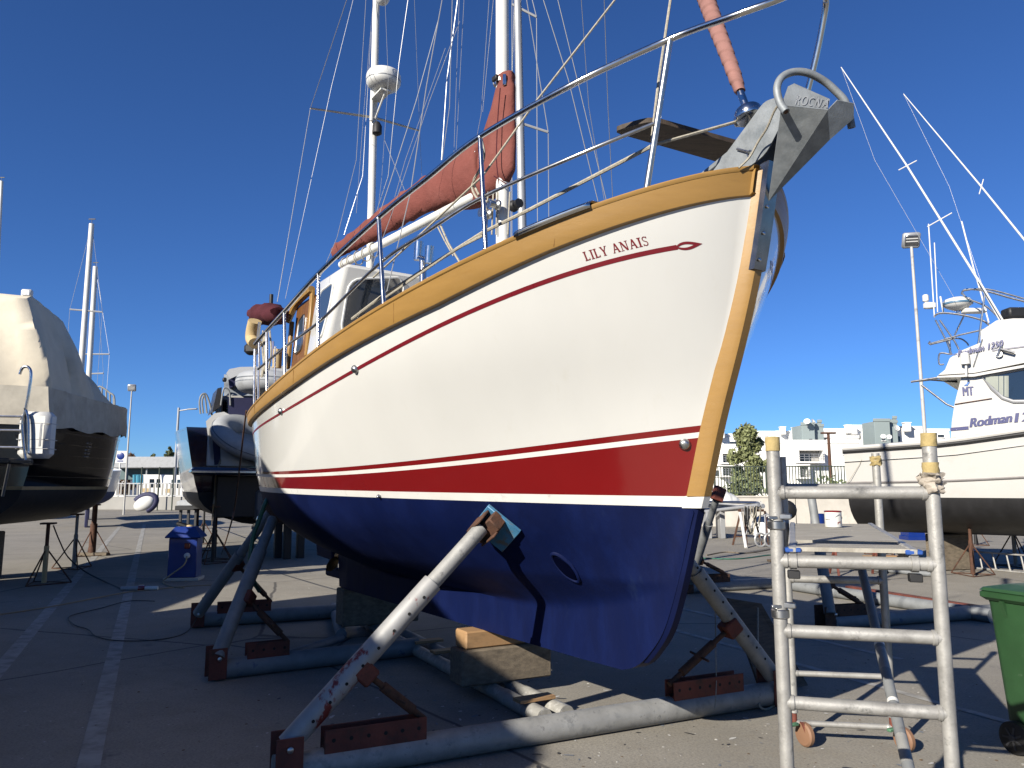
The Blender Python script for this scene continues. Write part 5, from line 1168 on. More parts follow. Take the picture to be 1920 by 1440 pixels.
# tower, aerials, radar, outriggers
for v in (1.15, -1.15):
    rtube(((1754,600),(1775,640),(1784,664)), v); rtube(((1762,600),(1790,640),(1798,655)), v); rtube(((1752,592),(1765,587),(1800,590),(1840,600),(1858,612)), v, .026, sm=True)
rtube(((1752,594,1.15),(1752,594,-1.15)), 0); rtube(((1765,588,1.15),(1765,588,-1.15)), 0)
rtube(((1742,645),(1760,640),(1800,628),(1880,610)), 1.2); rtube(((1744,640),(1741,644),(1744,646),(1785,636)), 1.2); rtube(((1780,664),(1762,663),(1761,682),(1770,683)), 1.2, sm=True)
rtube(((1775,634),(1800,635),(1812,642),(1816,648)), -1.2, sm=True); rtube(((1779,634),(1782,665)), 1.0, .03); rtube(((1790,628),(1820,566)), -.6)
rtube(((1803,552),(1810,543),(1845,545),(1900,560),(1960,575)), -.4, .028, sm=True); rtube(((1803,548),(1815,560),(1850,575),(1875,598)), .3, .024, sm=True); rtube(((1806,545),(1850,542),(1920,560)), .5, .022, sm=True)
mb = MB(); c = ri(1795,568,.1); mb.lathe([(.08,-.16),(.2,-.10),(.27,-.05),(.28,0),(.24,.07),(.12,.11),(.01,.115)], c, UP, 28); o = mb.build('radar_dome', M['plastic_white'], rf, ang=50); mb = MB(); mb.lathe([(.285,-.04),(.287,-.01),(.284,.0)], c, UP, 28, cap=False); mb.build('dome_band', mat('dome_blue', (.10,.22,.35), .5), o); rtube(((1796,580),(1796,590)), .1, .045, 'steel')
rtube(((1741,420),(1752,594)), 1.1, .016, 'plastic_white', 'whip_aerial'); rtube(((1752,455),(1758,585)), .9, .014, 'plastic_white', 'whip_aerial'); rtube(((1763,556),(1769,586)), .2, .025, 'plastic_white', 'aerial_stub')
rtube(((1803,415),(1826,505),(1838,545),(1854,605)), -.9, .022, 'mast_white', 'whip_aerial')
mb = MB(); mb.lathe([(.04,0),(.06,.02),(.06,.13),(.04,.15)], ri(1736,566,.7), UP, 14); mb.box(ri(1743,573,.7), (.22,.12,.13), None, .02); mb.build('camera_unit', M['plastic_white'], rf)
mb = MB(); mb.box(ri(1826,583,0), (.45,.2,.09), None, .02); mb.build('satellite_puck', M['plastic_white'], rf); mb = MB(); mb.box(ri(1908,588,.5), (.5,.3,.2), None, .03); mb.build('deck_speaker', M['black'], rf)
for k, (pts, v) in enumerate(((((1577,126),(1700,310),(1832,522),(1850,555),(1920,678)), 1.35), (((1694,176),(1840,350),(1925,455)), -1.6))):
    P = [ri(x, y, v+.0) for x, y in pts]; mb = MB(); mb.tube(P, [.009,.018,.022,.024,.026][:len(P)], 8); o = mb.build('outrigger', M['mast_white'], rf)
    for x, y, dx, dy in (((1702,310,17,9),(1762,412,23,13)) if k == 0 else ((1840,350,4,14),)):
        mb = MB(); mb.tube([ri(x-dx,y+dy,v), ri(x+dx,y-dy,v)], .011, 6); mb.build('outrigger_spreader', M['mast_white'], o)
rtube(((1832,520),(1880,600),(1930,690)), 1.5, .022, 'mast_white', 'outrigger_stay'); rtube(((1846,552),(1835,640),(1821,692)), 1.5, .024); rtube(((1842,636),(1825,688)), 1.53, .016)
rtube(((1577,126,1.35),(1640,300,1.0),(1790,560,.6)), 1.0, .004, 'wire', 'outrigger_line'); rtube(((1694,176,-1.6),(1780,350,-1.2),(1850,560,-.6)), 1.0, .004, 'wire', 'outrigger_line')
mb = MB(); mb.lathe([(.06,-.03),(.06,.03)], ri(1873,664,1.56), NS, 16); mb.tube([ri(1876,655,1.6), ri(1902,662,1.6)], .03, 8); mb.tube([ri(1878,650,1.58), ri(1870,668,1.58)], .03, 8); mb.build('outrigger_base', M['steel_dull'], rf)
mb = MB(); mb.tube([ri(1811,680,1.6), ri(1812,706,1.6)], .02, 8); mb.lathe([(.08,0),(.075,.2),(.05,.22)], ri(1810,680,1.6)-UP*.03, UP, 12); mb.build('fender_light', M['plastic_white'], rf)
rtube(((1708,716),(1740,711),(1775,706)), 1.3, .03, 'steel_dull', 'canopy_arm'); rtube(((1708,716),(1745,712),(1795,716)), .9, .026, 'black', 'canopy_arm'); rtube(((1728,722),(1775,758),(1789,764)), 1.3, .026, 'steel_dull', 'canopy_arm')
rtube(((1790,758),(1860,747)), NV+.02, .012, 'rust', 'cabin_moulding'); rtube(((1625,843,1.7),(1612,870,1.75),(1590,905,1.72)), 0, .006, 'rope', 'stern_line')
for (x, y, l) in ((1905,1062,'tall rusty jack stand under the white sport fisher at the right edge'),): jack_stand(G(x, y), 1.28, l, 'rust', lower='galv_pole', rz=.3)
jack_stand(rb.P(.16,.9,0), 1.05, 'rusty jack stand under the stern of the white sport fisher', 'rust'); jack_stand(rb.P(.5,-.9,0), 1.0, 'jack stand on the shaded far side under the sport fisher', 'rust')
for k, t in enumerate((.12,.42)):
    mb = MB(); mb.box(rb.P(t,0,.36), (.9,.35,.72), rotz(.3), .02); tag(mb.build('keel_block', M['timber']), ('timber block under the stern end of the sport fisher keel','timber block under the middle of the sport fisher keel')[k], 'timber block')
mb = MB(); q = G(1712,1012); mb.loft([[A(*q[:2],0)+A(x,y,z) for x, y in ((-.3,-.3),(.3,-.3),(.3,.3),(-.3,.3))] for z in (0.0,.12)]+[[A(*q[:2],0)+A(x,y,z) for x, y in ((-.26,-.26),(.26,-.26),(.26,.26),(-.26,.26))] for z in (.14,.55)]); tag(mb.build('blue_drum_cart', M['blue_box'], ang=30), 'blue box in the shade behind the sport fisher stern', 'box')
# ---------------------------------------------------------------- unseen boats added left of the camera, shaped to shade the foreground
ob = Hull(A(-6.75,6.5,0), (.02,-1.0), 11, lambda t: 1.55*(1-max(0,(t-.55)/.45)**2.2)**.9+.02, lambda t: 3.05+.5*t, 1.55, .7, .1)
oy = thing('shade_cruiser', 'unseen white cruiser added left of the viewer to throw the foreground shade', 'boat', ob.o)
ob.skin('topsides', 1, 2, M['gel2'], oy); ob.skin('bottom', 0, 1, mat('red_antifouling', (.16,.02,.015), .7), oy); ob.deckplate(M['gel2'], oy)
mb = MB(); mb.loft([[ob.P(t, v*w, z) for t, v in ((t0,1),(t1,1),(t1,-1),(t0,-1))] for t0, t1, w, z in ((.02,.80,1.35,3.0),(.03,.74,1.25,4.2),(.04,.68,1.15,4.3))]); mb.loft([[ob.P(t, v*w, z) for t, v in ((t0,1),(t1,1),(t1,-1),(t0,-1))] for t0, t1, w, z in ((.03,.36,1.2,4.2),(.03,.34,1.15,4.33),(.05,.32,1.0,4.38))]); mb.build('deckhouse', M['gel2'], oy)  # roof heights shaped to set the edge of the shade
mb = MB(); mb.box(ob.P(.42,-1.31,3.5), (.02,4.2,.42), rotz(.03), .01); mb.build('deckhouse_window', M['glass'], oy)
for t in (.15,.5,.75):
    for v in (1,-1): 
        p = ob.P(t, v*1.0, 0); mb = MB(); mb.tube([p, p+UP*1.1], .05, 10); mb.tube([p+UP*.7, p+A(v*.4,0,0)], .02, 6); mb.build('hull_prop', M['rust'], oy)
mb = MB(); mb.box(ob.P(.45,0,.36), (.4,2.5,.7), rotz(.03), .02); mb.build('keel_chock', M['timber'], oy)
ob2 = Hull(A(-11.35,9.9,0), (.02,-1.0), 10.5, lambda t: 1.6*(1-max(0,(t-.55)/.45)**2.2)**.9+.02, lambda t: 3.1+.5*t, 1.55, .7, .1)  # second added boat out of view, placed to shade the middle ground
oy2 = thing('shade_cruiser', 'second unseen white cruiser added farther left to shade the middle ground', 'boat', ob2.o)
ob2.skin('topsides', 1, 2, M['gel2'], oy2); ob2.skin('bottom', 0, 1, M['navy'], oy2); ob2.deckplate(M['gel2'], oy2)
mb = MB(); mb.loft([[ob2.P(t, v*w, z) for t, v in ((t0,1),(t1,1),(t1,-1),(t0,-1))] for t0, t1, w, z in ((.03,.8,1.4,3.0),(.05,.74,1.3,3.9),(.08,.68,1.15,4.0))]); mb.build('deckhouse', M['gel2'], oy2)
mb = MB(); mb.box(ob2.P(.42,-1.37,3.45), (.02,4.2,.42), rotz(.0), .01); mb.build('deckhouse_window', M['glass'], oy2)
for t in (.15,.5,.75):
    for v in (1,-1):
        p = ob2.P(t, v*1.0, 0); mb = MB(); mb.tube([p, p+UP*1.1], .05, 10); mb.tube([p+UP*.7, p+A(v*.4,0,0)], .02, 6); mb.build('hull_prop', M['rust'], oy2)
mb = MB(); mb.box(ob2.P(.45,0,.36), (.4,2.5,.7), None, .02); mb.build('keel_chock', M['timber'], oy2)
# ---------------------------------------------------------------- yachts of which mainly the masts show
def sailboat(o, ax, L, mx, label, mast_px, Y, top_y, r, m='mast_white', spreaders=(), mast_x_top=None, zb=3.0):
    h = Hull(A(*o,0), ax, L, lambda t: L*.16*(1-abs(2*t-.9)**2.6*.95 if abs(2*t-.9) < 1 else .05), lambda t: 2.3+.35*t, 1.5, .9, .15)
    t = thing('sailing_yacht', label, 'boat', h.o); h.skin('topsides', 1, 2, M['gel2'], t); h.skin('bottom', 0, 1, M['navy'], t); h.deckplate(M['gel2'], t)
    mb = MB(); mb.box(h.P(.45,0,.45), (.12,1.4,.9), rotz(math.atan2(h.a[1],h.a[0])-math.pi/2), .02); mb.build('keel', M['navy'], t)
    x0, y0 = mast_px; b = AT(x0, y0, Y); tp = AT(mast_x_top or x0, top_y, Y); b = A(b[0], b[1], 2.2)
    mb = MB(); mb.tube([b, tp], [r, r*.8], 12); ms = mb.build('mast', M[m], t)
    for (xa, ya, xb, yb) in spreaders:
        mb = MB(); mb.tube([AT(xa,ya,Y), AT(xb,yb,Y)], r*.28, 6); mb.build('spreader', M['mast_grey'], ms)
        for (x, y) in ((xa,ya),(xb,yb)):
            mb = MB(); mb.tube([tp*.7+b*.3 if False else tp, AT(x,y,Y), A(AT(x,y,Y)[0],Y,2.4)], .008, 5); mb.build('shroud', M['wire'], ms)
    mb = MB(); mb.tube([tp, tp+UP*.25], .012, 6); mb.box(tp+UP*.22, (.3,.02,.05), None, .005); mb.build('masthead_gear', M['black'], ms); return t
sailboat((-16.6,30.5), (-.485,.87), 7.5, 0, 'far sailing yacht with the taller of the two white masts behind the covered yacht', (152,700), 32, 420, .13, mast_x_top=172, spreaders=((131,580,192,585),))
sailboat((-20.9,38.5), (-.485,.87), 7.5, 0, 'far sailing yacht with the shorter white mast behind the covered yacht', (170,700), 40, 500, .15, mast_x_top=179, spreaders=((160,664,205,664),(165,701,194,700)))
sailboat((-27.5,38.0), (-.56,.83), 7.5, 0, 'far sailing yacht with its mast at the left edge of the picture', (3,600), 40, 340, .11, mast_x_top=0)
sailboat((-2.6,17.2), (.46,-.89), 7.2, 0, 'sailing yacht hidden behind the ketch with its grey mast beside the main mast', (987,415), 13.2, -120, .085, 'mast_grey', ((960,8,1006,32),(958,225,1028,248)), mast_x_top=968)
# ================================================================ yard clutter
# blue power cabinet
cbp = G(336,1090); Rc = rotz(R(8)); cab = thing('power_cabinet', 'blue shore power cabinet with a sloping top on the shaded concrete', 'cabinet', A(*cbp[:2],0)+A(0,.2,0)); c0 = A(*cbp[:2],0)+A(0,.2,0)
mb = MB(); mb.box(c0+UP*.03, (.60,.46,.06), Rc, .008); mb.build('concrete_foot', M['concrete_wall'], cab)
mb = MB(); mb.box(c0+UP*.41, (.49,.38,.70), Rc, .012); mb.build('cabinet_body', M['blue_box'], cab)
def cq(x, y, z): return c0+Rc@A(x,y,z)
mb = MB(); mb.loft([[cq(x*w, y*d, z) for x, y in ((-1,-1),(1,-1),(1,1),(-1,1))] for w, d, z in ((.30,.235,.76),(.305,.24,.775),(.30,.235,.79),(.17,.12,.95),(.16,.11,.955))]); mb.build('cabinet_lid', M['blue_box'], cab, ang=25)
mb = MB(); mb.box(cq(.08,-.205,.62), (.10,.04,.10), Rc, .01); mb.build('socket_cover', M['red'], cab)
mb = MB(); mb.lathe([(.045,0),(.05,.01),(.05,.05),(.04,.055)], cq(.09,-.20,.45), Rc@A(0,-1,0), 14); so = mb.build('plug', M['plastic_white'], cab)
mb = MB(); mb.box(cq(-.08,0,.985), (.20,.12,.07), Rc@roty(.3), .02); mb.build('glove', M['black'], cab); mb = MB(); mb.lathe([(.07,0),(.06,.03),(.01,.04)], cq(.06,-.02,.95), UP, 12); mb.build('sponge', M['yellow'], cab)
def cable(pts, r, m, label, name='cable'):
    mb = MB(); mb.tube(spline(pts, 7), r, 6); return tag(mb.build(name, M[m]), label, 'cable')
g = lambda x, y, z=.012: G(x, y, z)
cable([cq(.09,-.25,.44), cq(.07,-.33,.30), cq(-.15,-.36,.12), cq(-.24,-.42,.02), g(322,1100), g(345,1102)], .013, 'orange_cable', 'cream cable from the blue cabinet socket down to the ground')
cable([g(0,1152), g(80,1140), g(180,1121), g(240,1110), g(300,1104), g(350,1099), g(420,1096)], .009, 'orange_cable', 'pale cable lying across the concrete in front of the blue cabinet')
cable([g(290,1127), g(240,1127), g(190,1140), g(140,1152), g(128,1160), g(140,1172), g(165,1180), g(180,1193), g(220,1201), g(290,1200), g(345,1188), AT(368,1160,9.3), AT(380,1120,9.3)], .006, 'black', 'thin black cable looping over the parking line')
cable([AT(100,985,14.2), AT(112,1015,14.3), AT(128,1045,14.4), AT(160,1072,14.4), g(200,1092), g(232,1106)], .012, 'black', 'black cable running from the covered yacht down to the red plug')
pg = G(266,1103,.035); pl_ = thing('cable_plug', 'red and white industrial plug lying on the concrete', 'plug', A(*pg[:2],0)); px_ = unit(A(1,.12,0))
mb = MB(); mb.tube([pg-px_*.32, pg-px_*.05], .035, 12); mb.build('coupler', M['dinghy_grey'], pl_); mb = MB(); mb.lathe([(.045,-.05),(.048,0),(.045,.05)], pg, px_, 14); mb.build('collar', M['red'], pl_); mb = MB(); mb.tube([pg+px_*.05, pg+px_*.25], .032, 12); mb.build('handle', M['plastic_white'], pl_)
mb = MB(); mb.tube(spline([AT(514,927,7.75), AT(500,938,7.6), AT(486,975,7.6), AT(474,1010,7.6), AT(468,1060,7.6), AT(474,1085,7.7), AT(486,1108,7.9)], 8), .021, 10); tag(mb.build('garden_hose', M['green_hose']), 'green hose hanging from the ketch quarter past the two props', 'hose')
mb = MB(); mb.tube(spline([AT(462,770,9.0), AT(458,800,9.3), AT(450,870,9.8), AT(440,950,10.4), AT(428,1000,11), G(415,1040,.01)], 6), .010, 6); tag(mb.build('mooring_rope', M['rust']), 'thin brown rope hanging from the ketch stern to the ground', 'rope')
# work bench with gear, black stands between the yachts
wb = G(352,992); wt = thing('workbench', 'small black work bench piled with gear near the navy yacht', 'bench', A(*wb[:2],0)); wo = A(*wb[:2],0)
k = wb[1]/1442
mb = MB(); mb.box(wo+UP*.85, (.95,.5,.18), rotz(.1), .02); mb.build('bench_box', M['black'], wt)
for dx in (-.32,.0,.3): mb = MB(); mb.box(wo+A(dx,0,.4), (.10,.10,.78), None, .01); mb.build('leg', M['black'], wt)
mb = MB(); mb.loft([[wo+A(x*w-.02,y*w,z) for x, y in ((-.42,-.2),(.35,-.22),(.45,.2),(-.4,.22))] for w, z in ((1.0,.95),(.98,1.10),(.7,1.16))]); mb.build('gear_pile', M['dinghy_grey'], wt, ang=30)
mb = MB(); mb.box(wo+A(.1,0,1.2), (.5,.3,.10), roty(.2), .03); mb.build('gear_bag', M['black'], wt)
jack_stand(G(398,1056), 1.25, 'black tripod stand behind the blue cabinet', 'black', rz=.5); jack_stand(G(380,1020), 1.15, 'black screw stand beside the work bench', 'black', rz=.1)
# second, empty cradle right of the bow
c2 = thing('boat_cradle', 'empty blue grey tube cradle lying behind the scaffold tower', 'cradle', G(1540,1130))
def t2(a, b, r=.085, m='galv_blue'):
    mb = MB(); mb.tube([a, b], r, 16); mb.build('cross_tube', M[m], c2); return a, unit(b-a)
a1, d1 = t2(G(1280,1103,.085), G(1500,1090,.085)); aq, dq = t2(G(1475,1096,.085), G(1860,1155,.085)); ar_, dr_ = t2(G(1560,1166,.085), G(1860,1146,.085))
cradle_arm(c2, a1, d1, G(1294,1090,.2), AT(1345,930,11.0), (G(1330,1093,.17), G(1372,1089,.17)), .28, m='galv_blue', holes=0, mplate='rust', split=.7)
mb = MB(); mb.box(AT(1347,926,10.95), (.10,.16,.2), frame_to(unit(A(.4,.1,1))), .01); mb.build('prop_head', M['rust_red'], c2)
cradle_arm(c2, ar_, dr_, G(1556,1150,.2), AT(1521,930,9.7), (G(1585,1158,.17), G(1640,1152,.17)), .26, m='galv_blue', holes=0, mplate='rust', split=.7)
mb = MB(); mb.bar(G(1590,1100,.13), G(1850,1140,.13), .12, .03, UP, .004); tag(mb.build('rusty_plank', M['rust_red']), 'long rusty plank lying along the empty cradle tube', 'plank')
# trestle with a rusty tray and a white frame, seen through the tower
tr = thing('sawhorse', 'small rusty sawhorse on the concrete beyond the tower', 'sawhorse', G(1605,1078)); to = G(1605,1078)
mb = MB(); mb.bar(to+A(-.45,0,.55), to+A(.45,.1,.55), .09, .07, UP, .008); mb.build('beam', M['rust_red'], tr)
for dx in (-.38,.38):
    for dy in (-.22,.22): mb = MB(); mb.bar(to+A(dx,0,.53), to+A(dx*1.1,dy,0), .04, .04, UP, .004); mb.build('leg', M['rust_red'], tr)
# heap of spars and ropes on trestles
hp_ = thing('trestle', 'rusty trestle draped with coiled ropes by the low wall', 'trestle', G(1410,1022)); ho = G(1405,1022)
kk = ho[1]/1442
for x0, x1 in ((1385,1374),(1392,1400),(1408,1428),(1430,1440)):
    mb = MB(); mb.bar(AT(x0+4,958,ho[1]), G(x1,1022,0), .05, .05, UP, .004); mb.build('leg', M['rust'], hp_)
mb = MB(); mb.bar(AT(1384,957,ho[1]), AT(1432,957,ho[1]), .07, .07, UP, .005); mb.build('top_bar', M['rust'], hp_)
mb = MB(); mb.bar(AT(1378,1006,ho[1]), AT(1395,1006,ho[1]), .04, .04); mb.build('cross_bar', M['rust'], hp_)
mb = MB(); mb.tube([AT(1388,962,ho[1]-.15), G(1399,1028,0)], .045, 10); mb.build('white_strut', M['mast_white'], hp_)
for i in range(16):
    x = 1396+random.uniform(0,26); y = 948+random.uniform(0,8); w = random.uniform(3,8); d = random.uniform(18,50); yy = ho[1]-.2+random.uniform(-.1,.1)
    mb = MB(); mb.tube(spline([AT(x-w,y,yy), AT(x-w+1,y+d*.6,yy), AT(x,y+d,yy), AT(x+w-1,y+d*.55,yy), AT(x+w,y,yy)], 5), .013, 5); mb.build('rope_loop', M[('rope','black','mast_grey')[i%3]], hp_)
spl = thing('spar_pile', 'pile of silver masts and spars lying along the low wall', 'spars', G(1370,985)); 
for i in range(9):
    a = AT(1300+random.uniform(-20,10), 944+random.uniform(-6,22), 27+random.uniform(-.4,.4)); b = AT(1432+random.uniform(-12,6), 938+random.uniform(0,16), 24+random.uniform(-.5,.5))
    mb = MB(); mb.tube([a, b], random.uniform(.035,.075), 10); mb.build('spar', M[('mast_grey','mast_white','steel_dull')[i%3]], spl)
for x in (1325,1350):
    mb = MB(); p = AT(x,960,26); mb.box(A(p[0],26,.45), (.16,.6,.9), None, .01); mb.build('spar_chock', M['mast_grey'], spl)
def tarp(name, label, x0, x1, y0, y1, Y, m, seed, depth=1.2, cat='tarpaulin'):
    rg = np.random.default_rng(seed); rows = []; n = 14; a = AT(x0,(y0+y1)/2,Y); b = AT(x1,(y0+y1)/2,Y); zt = AT(x0,y0,Y)[2]; zb = max(0.02, AT(x0,y1,Y)[2])
    for i in range(n+1):
        u = i/n; e = math.sin(math.pi*(.06+.88*u))**.5; c = a+(b-a)*u; ln = []
        for kx in range(10):
            t = math.pi*kx/9; rz_ = 1+.10*rg.uniform(-1,1); ln.append(A(c[0], c[1]-depth/2*math.cos(t)*e*rz_, zb+(zt-zb)*math.sin(t)*e*rz_))
        rows.append(ln)
    mb = MB(); mb.grid(rows); return tag(mb.build(name, m, ang=60), label, cat)
tarp('tarpaulin', 'white crumpled tarpaulin on the ground beside the trestle', 1408, 1475, 963, 1003, 25.0, M['plastic_white'], 3)
tarp('tarpaulin', 'white bundled sail lying on top of the spar pile', 1322, 1385, 922, 945, 28.2, M['plastic_white'], 5, .8)
tw = thing('hand_trolley', 'small two wheeled trolley standing beside the trestle', 'trolley', G(1438,1026)); tq_ = G(1436,1026); yy = tq_[1]
for dx in (-6, 12):
    c = AT(1432+dx, 1013, yy); rr_ = 12*yy/1442; c[2] = rr_+.02
    mb = MB(); mb.tube([c+A(rr_*math.cos(a)*.9,.2*rr_*math.cos(a),rr_*math.sin(a)) for a in np.linspace(0,2*math.pi,22,endpoint=False)], .03, 8, closed=True); o = mb.build('wheel', M['mast_grey'], tw)
    mb = MB()
    for a in np.linspace(0,math.pi,4,endpoint=False): mb.tube([c-A(rr_*math.cos(a)*.9,.2*rr_*math.cos(a),rr_*math.sin(a)), c+A(rr_*math.cos(a)*.9,.2*rr_*math.cos(a),rr_*math.sin(a))], .008, 5)
    mb.build('wheel_spokes', M['steel_dull'], o)
mb = MB(); mb.tube([AT(1436,1012,yy), AT(1434,965,yy+.4)], .02, 8); mb.tube([AT(1446,1012,yy), AT(1444,965,yy+.4)], .02, 8); mb.tube([AT(1434,965,yy+.4), AT(1444,965,yy+.4)], .02, 8); mb.build('trolley_frame', M['mast_grey'], tw)
mb = MB(); c = AT(1475,956,24); mb.ball(c, (.32,.2,.30), 14, 8, rot=roty(.4)); tag(mb.build('outboard_cowl', M['black'], ang=60), 'black outboard motor head standing by the low wall', 'outboard'); mb = MB(); mb.tube([c, A(c[0]+.05,c[1],0)], .06, 8); tag(mb.build('outboard_stand', M['plastic_white']), 'white post under the black outboard motor head', 'stand')
mb = MB(); q = AT(1592,961,14.5); mb.bar(AT(1565,956,14.5), AT(1605,968,14.5), .3, .03, UP, .004); 
for pts, lab in ((((1325,1041),(1360,1035),(1400,1037),(1450,1029)),'thin hose lying on the sunlit concrete near the bow'),(((1310,1046),(1380,1048),(1440,1041),(1480,1040)),'second thin green hose on the sunlit concrete near the bow')):
    mb = MB(); mb.tube(spline([G(x,y,.015) for x, y in pts], 6), .016, 6); tag(mb.build('garden_hose', M['green_hose'] if 'green' in lab else M['timber']), lab, 'hose')

for k, (x, y, lab) in enumerate(((1500,1052,'grey plank lying loose on the sunlit concrete beyond the tower'),(1668,1046,'pale plank lying in front of the sport fisher stern'),(1540,1034,'short brown plank lying near the low wall'))):
    p = G(x, y); mb = MB(); mb.box(A(p[0],p[1],.03), (1.6-.4*k,.16,.045), rotz(.25-.3*k), .004); tag(mb.build('loose_plank', (M['grey_wood'], M['timber_new'], M['timber'])[k]), lab, 'plank', 'loose planks on the concrete')
for k, (x, y, m, lab) in enumerate(((1492,1010,'plastic_white','white plastic bucket standing by the low wall'),(1535,1004,'blue_box','blue plastic drum standing by the low wall'))):
    p = A(*G(x, y)[:2],0); t = thing('bucket' if k == 0 else 'plastic_drum', lab, 'bucket' if k == 0 else 'drum', p); h = .38 if k == 0 else .75
    mb = MB(); mb.lathe([(.13+.08*k,0),(.15+.1*k,h*.5),(.16+.08*k,h),(.165+.085*k,h),(.165+.085*k,h-.03)], p, UP, 20); mb.build('wall', M[m], t); mb = MB(); mb.lathe([(.162+.083*k,h-.02),(.17+.085*k,h),(.15+.08*k,h+.005)], p, UP, 20, cap=False); mb.build('rim', M[m], t)
jack_stand(G(1655,1040), 1.0, 'rusty jack stand standing loose beyond the scaffold planks', 'rust', rz=.7); jack_stand(G(1790,1030), 1.05, 'dark jack stand in the shade under the sport fisher', 'black', rz=.3); jack_stand(G(1830,1022), 1.05, 'farther dark jack stand in the shade under the sport fisher', 'black', rz=.9)
mb = MB(); mb.tube([G(1590,1062,.05), G(1760,1078,.05)], .05, 12); tag(mb.build('loose_tube', M['galv_blue']), 'long grey tube lying loose in front of the ladder', 'tube')
# ================================================================ boundary: low wall, railings, mesh
wa, wbp = G(1290,982), G(1660,1000); wa = A(wa[0]-6,34.5,0); wbp = A(22,32.0,0); wd_ = unit(wbp-wa); wang = math.atan2(wd_[1],wd_[0])
wallr = thing('boundary_wall', 'whitewashed low wall with a green railing behind the bow', 'wall', (wa+wbp)/2)
Lw = np.linalg.norm(wbp-wa); npan = 6
for i in range(npan):
    c = wa+wd_*Lw*(i+.5)/npan; mb = MB(); mb.box(c+UP*.62, (Lw/npan-.03,.22,1.24), rotz(wang), .01); mb.build('wall_panel', M['concrete_wall'], wallr)
mb = MB(); mb.box((wa+wbp)/2+UP*1.28, (Lw,.30,.08), rotz(wang), .01); mb.build('wall_coping', M['concrete_wall'], wallr)
H0, H1 = 1.36, 2.62
for i in range(10):
    p = wa+wd_*Lw*i/9; mb = MB(); mb.box(p+UP*(H0+H1)/2, (.07,.07,H1-H0), rotz(wang), .005); mb.build('railing_post', M['green_fence'], wallr)
for z in (H0+.08, H1-.05): mb = MB(); mb.box((wa+wbp)/2+UP*z, (Lw,.03,.05), rotz(wang)); mb.build('railing_bar', M['green_fence'], wallr)
bal = None
for i in range(int(Lw/.125)):
    p = wa+wd_*(i+.5)*.125
    if not (1310 < 960+1442*p[0]/p[1] < 1640): continue
    if bal is None:
        mb = MB(); mb.box(A(0,0,0), (.038,.03,H1-H0-.1), rotz(wang)); bal = mb.build('baluster', M['green_fence'], None, ang=0); bal.parent = wallr; bal.location = list((p+UP*((H0+H1)/2))-np.array(wallr['_o'])-A(0,0,(H1-H0-.1)/2)); 
    else:
        c = bal.copy(); COL.objects.link(c); c.location = list((p+UP*((H0+H1)/2))-np.array(wallr['_o'])-A(0,0,(H1-H0-.1)/2))
M['wall_far'] = mat('far_wall_shade_grey', (.42,.41,.38), .9, var=.12, vs=.6)  # wall colour darkened for the shade lying over part of it
# left boundary
wl0 = A(-48,62,0); wl1 = A(-17,58,0); wd2 = unit(wl1-wl0); wa2 = math.atan2(wd2[1],wd2[0]); L2 = np.linalg.norm(wl1-wl0)
walll = thing('boundary_wall', 'pale low wall with slatted railing far off to the left of the ketch', 'wall', (wl0+wl1)/2)
for i in range(6):
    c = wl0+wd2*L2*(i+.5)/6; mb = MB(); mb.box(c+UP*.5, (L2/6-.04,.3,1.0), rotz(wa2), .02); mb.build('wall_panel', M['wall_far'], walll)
for z in (1.08, 2.0): mb = MB(); mb.box(wl0+wd2*L2*.72+UP*z, (L2*.5,.05,.07), rotz(wa2)); mb.build('railing_bar', M['mast_grey'], walll)
sl0 = None
for i in range(int(L2*.5/.34)):
    p = wl0+wd2*(L2*.47+i*.34)+UP*1.55
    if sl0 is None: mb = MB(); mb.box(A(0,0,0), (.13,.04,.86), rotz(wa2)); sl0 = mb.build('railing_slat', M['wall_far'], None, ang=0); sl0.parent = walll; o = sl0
    else: o = sl0.copy(); COL.objects.link(o)
    o.location = list(p-np.array(walll['_o'])-A(0,0,.43))
mb = MB(); rows_ = [[wl0+wd2*L2*u+UP*z-A(0,.2,0) for u in np.linspace(.0,.5,8)] for z in (1.0,2.6)]; mb.grid(rows_); mb.build('green_screen', mat('green_mesh_screen', (.05,.11,.085), .9, var=.2, vs=1), walll)
for x in (235,265,298,325): 
    p = AT(x,900,57.5); mb = MB(); mb.tube([A(p[0],57.5,0), A(p[0],57.5,3.2)], .05, 8); mb.build('fence_post', M['green_fence'], walll)
# dinghy propped on the wall, planks
dg_ = thing('rigid_dinghy', 'white dinghy with a dark tube propped against the far wall', 'dinghy', AT(270,952,52)); c = AT(270,944,52)
mb = MB(); mb.ball(c, (.72,.3,.45), 18, 10, rot=roty(-.45)); mb.build('hull', M['plastic_white'], dg_); mb = MB(); mb.tube([c+roty(-.45)@A(.8*math.cos(a),.1,.52*math.sin(a)) for a in np.linspace(-1.6,2.2,16)], .19, 10); mb.build('tube', M['navy'], dg_)
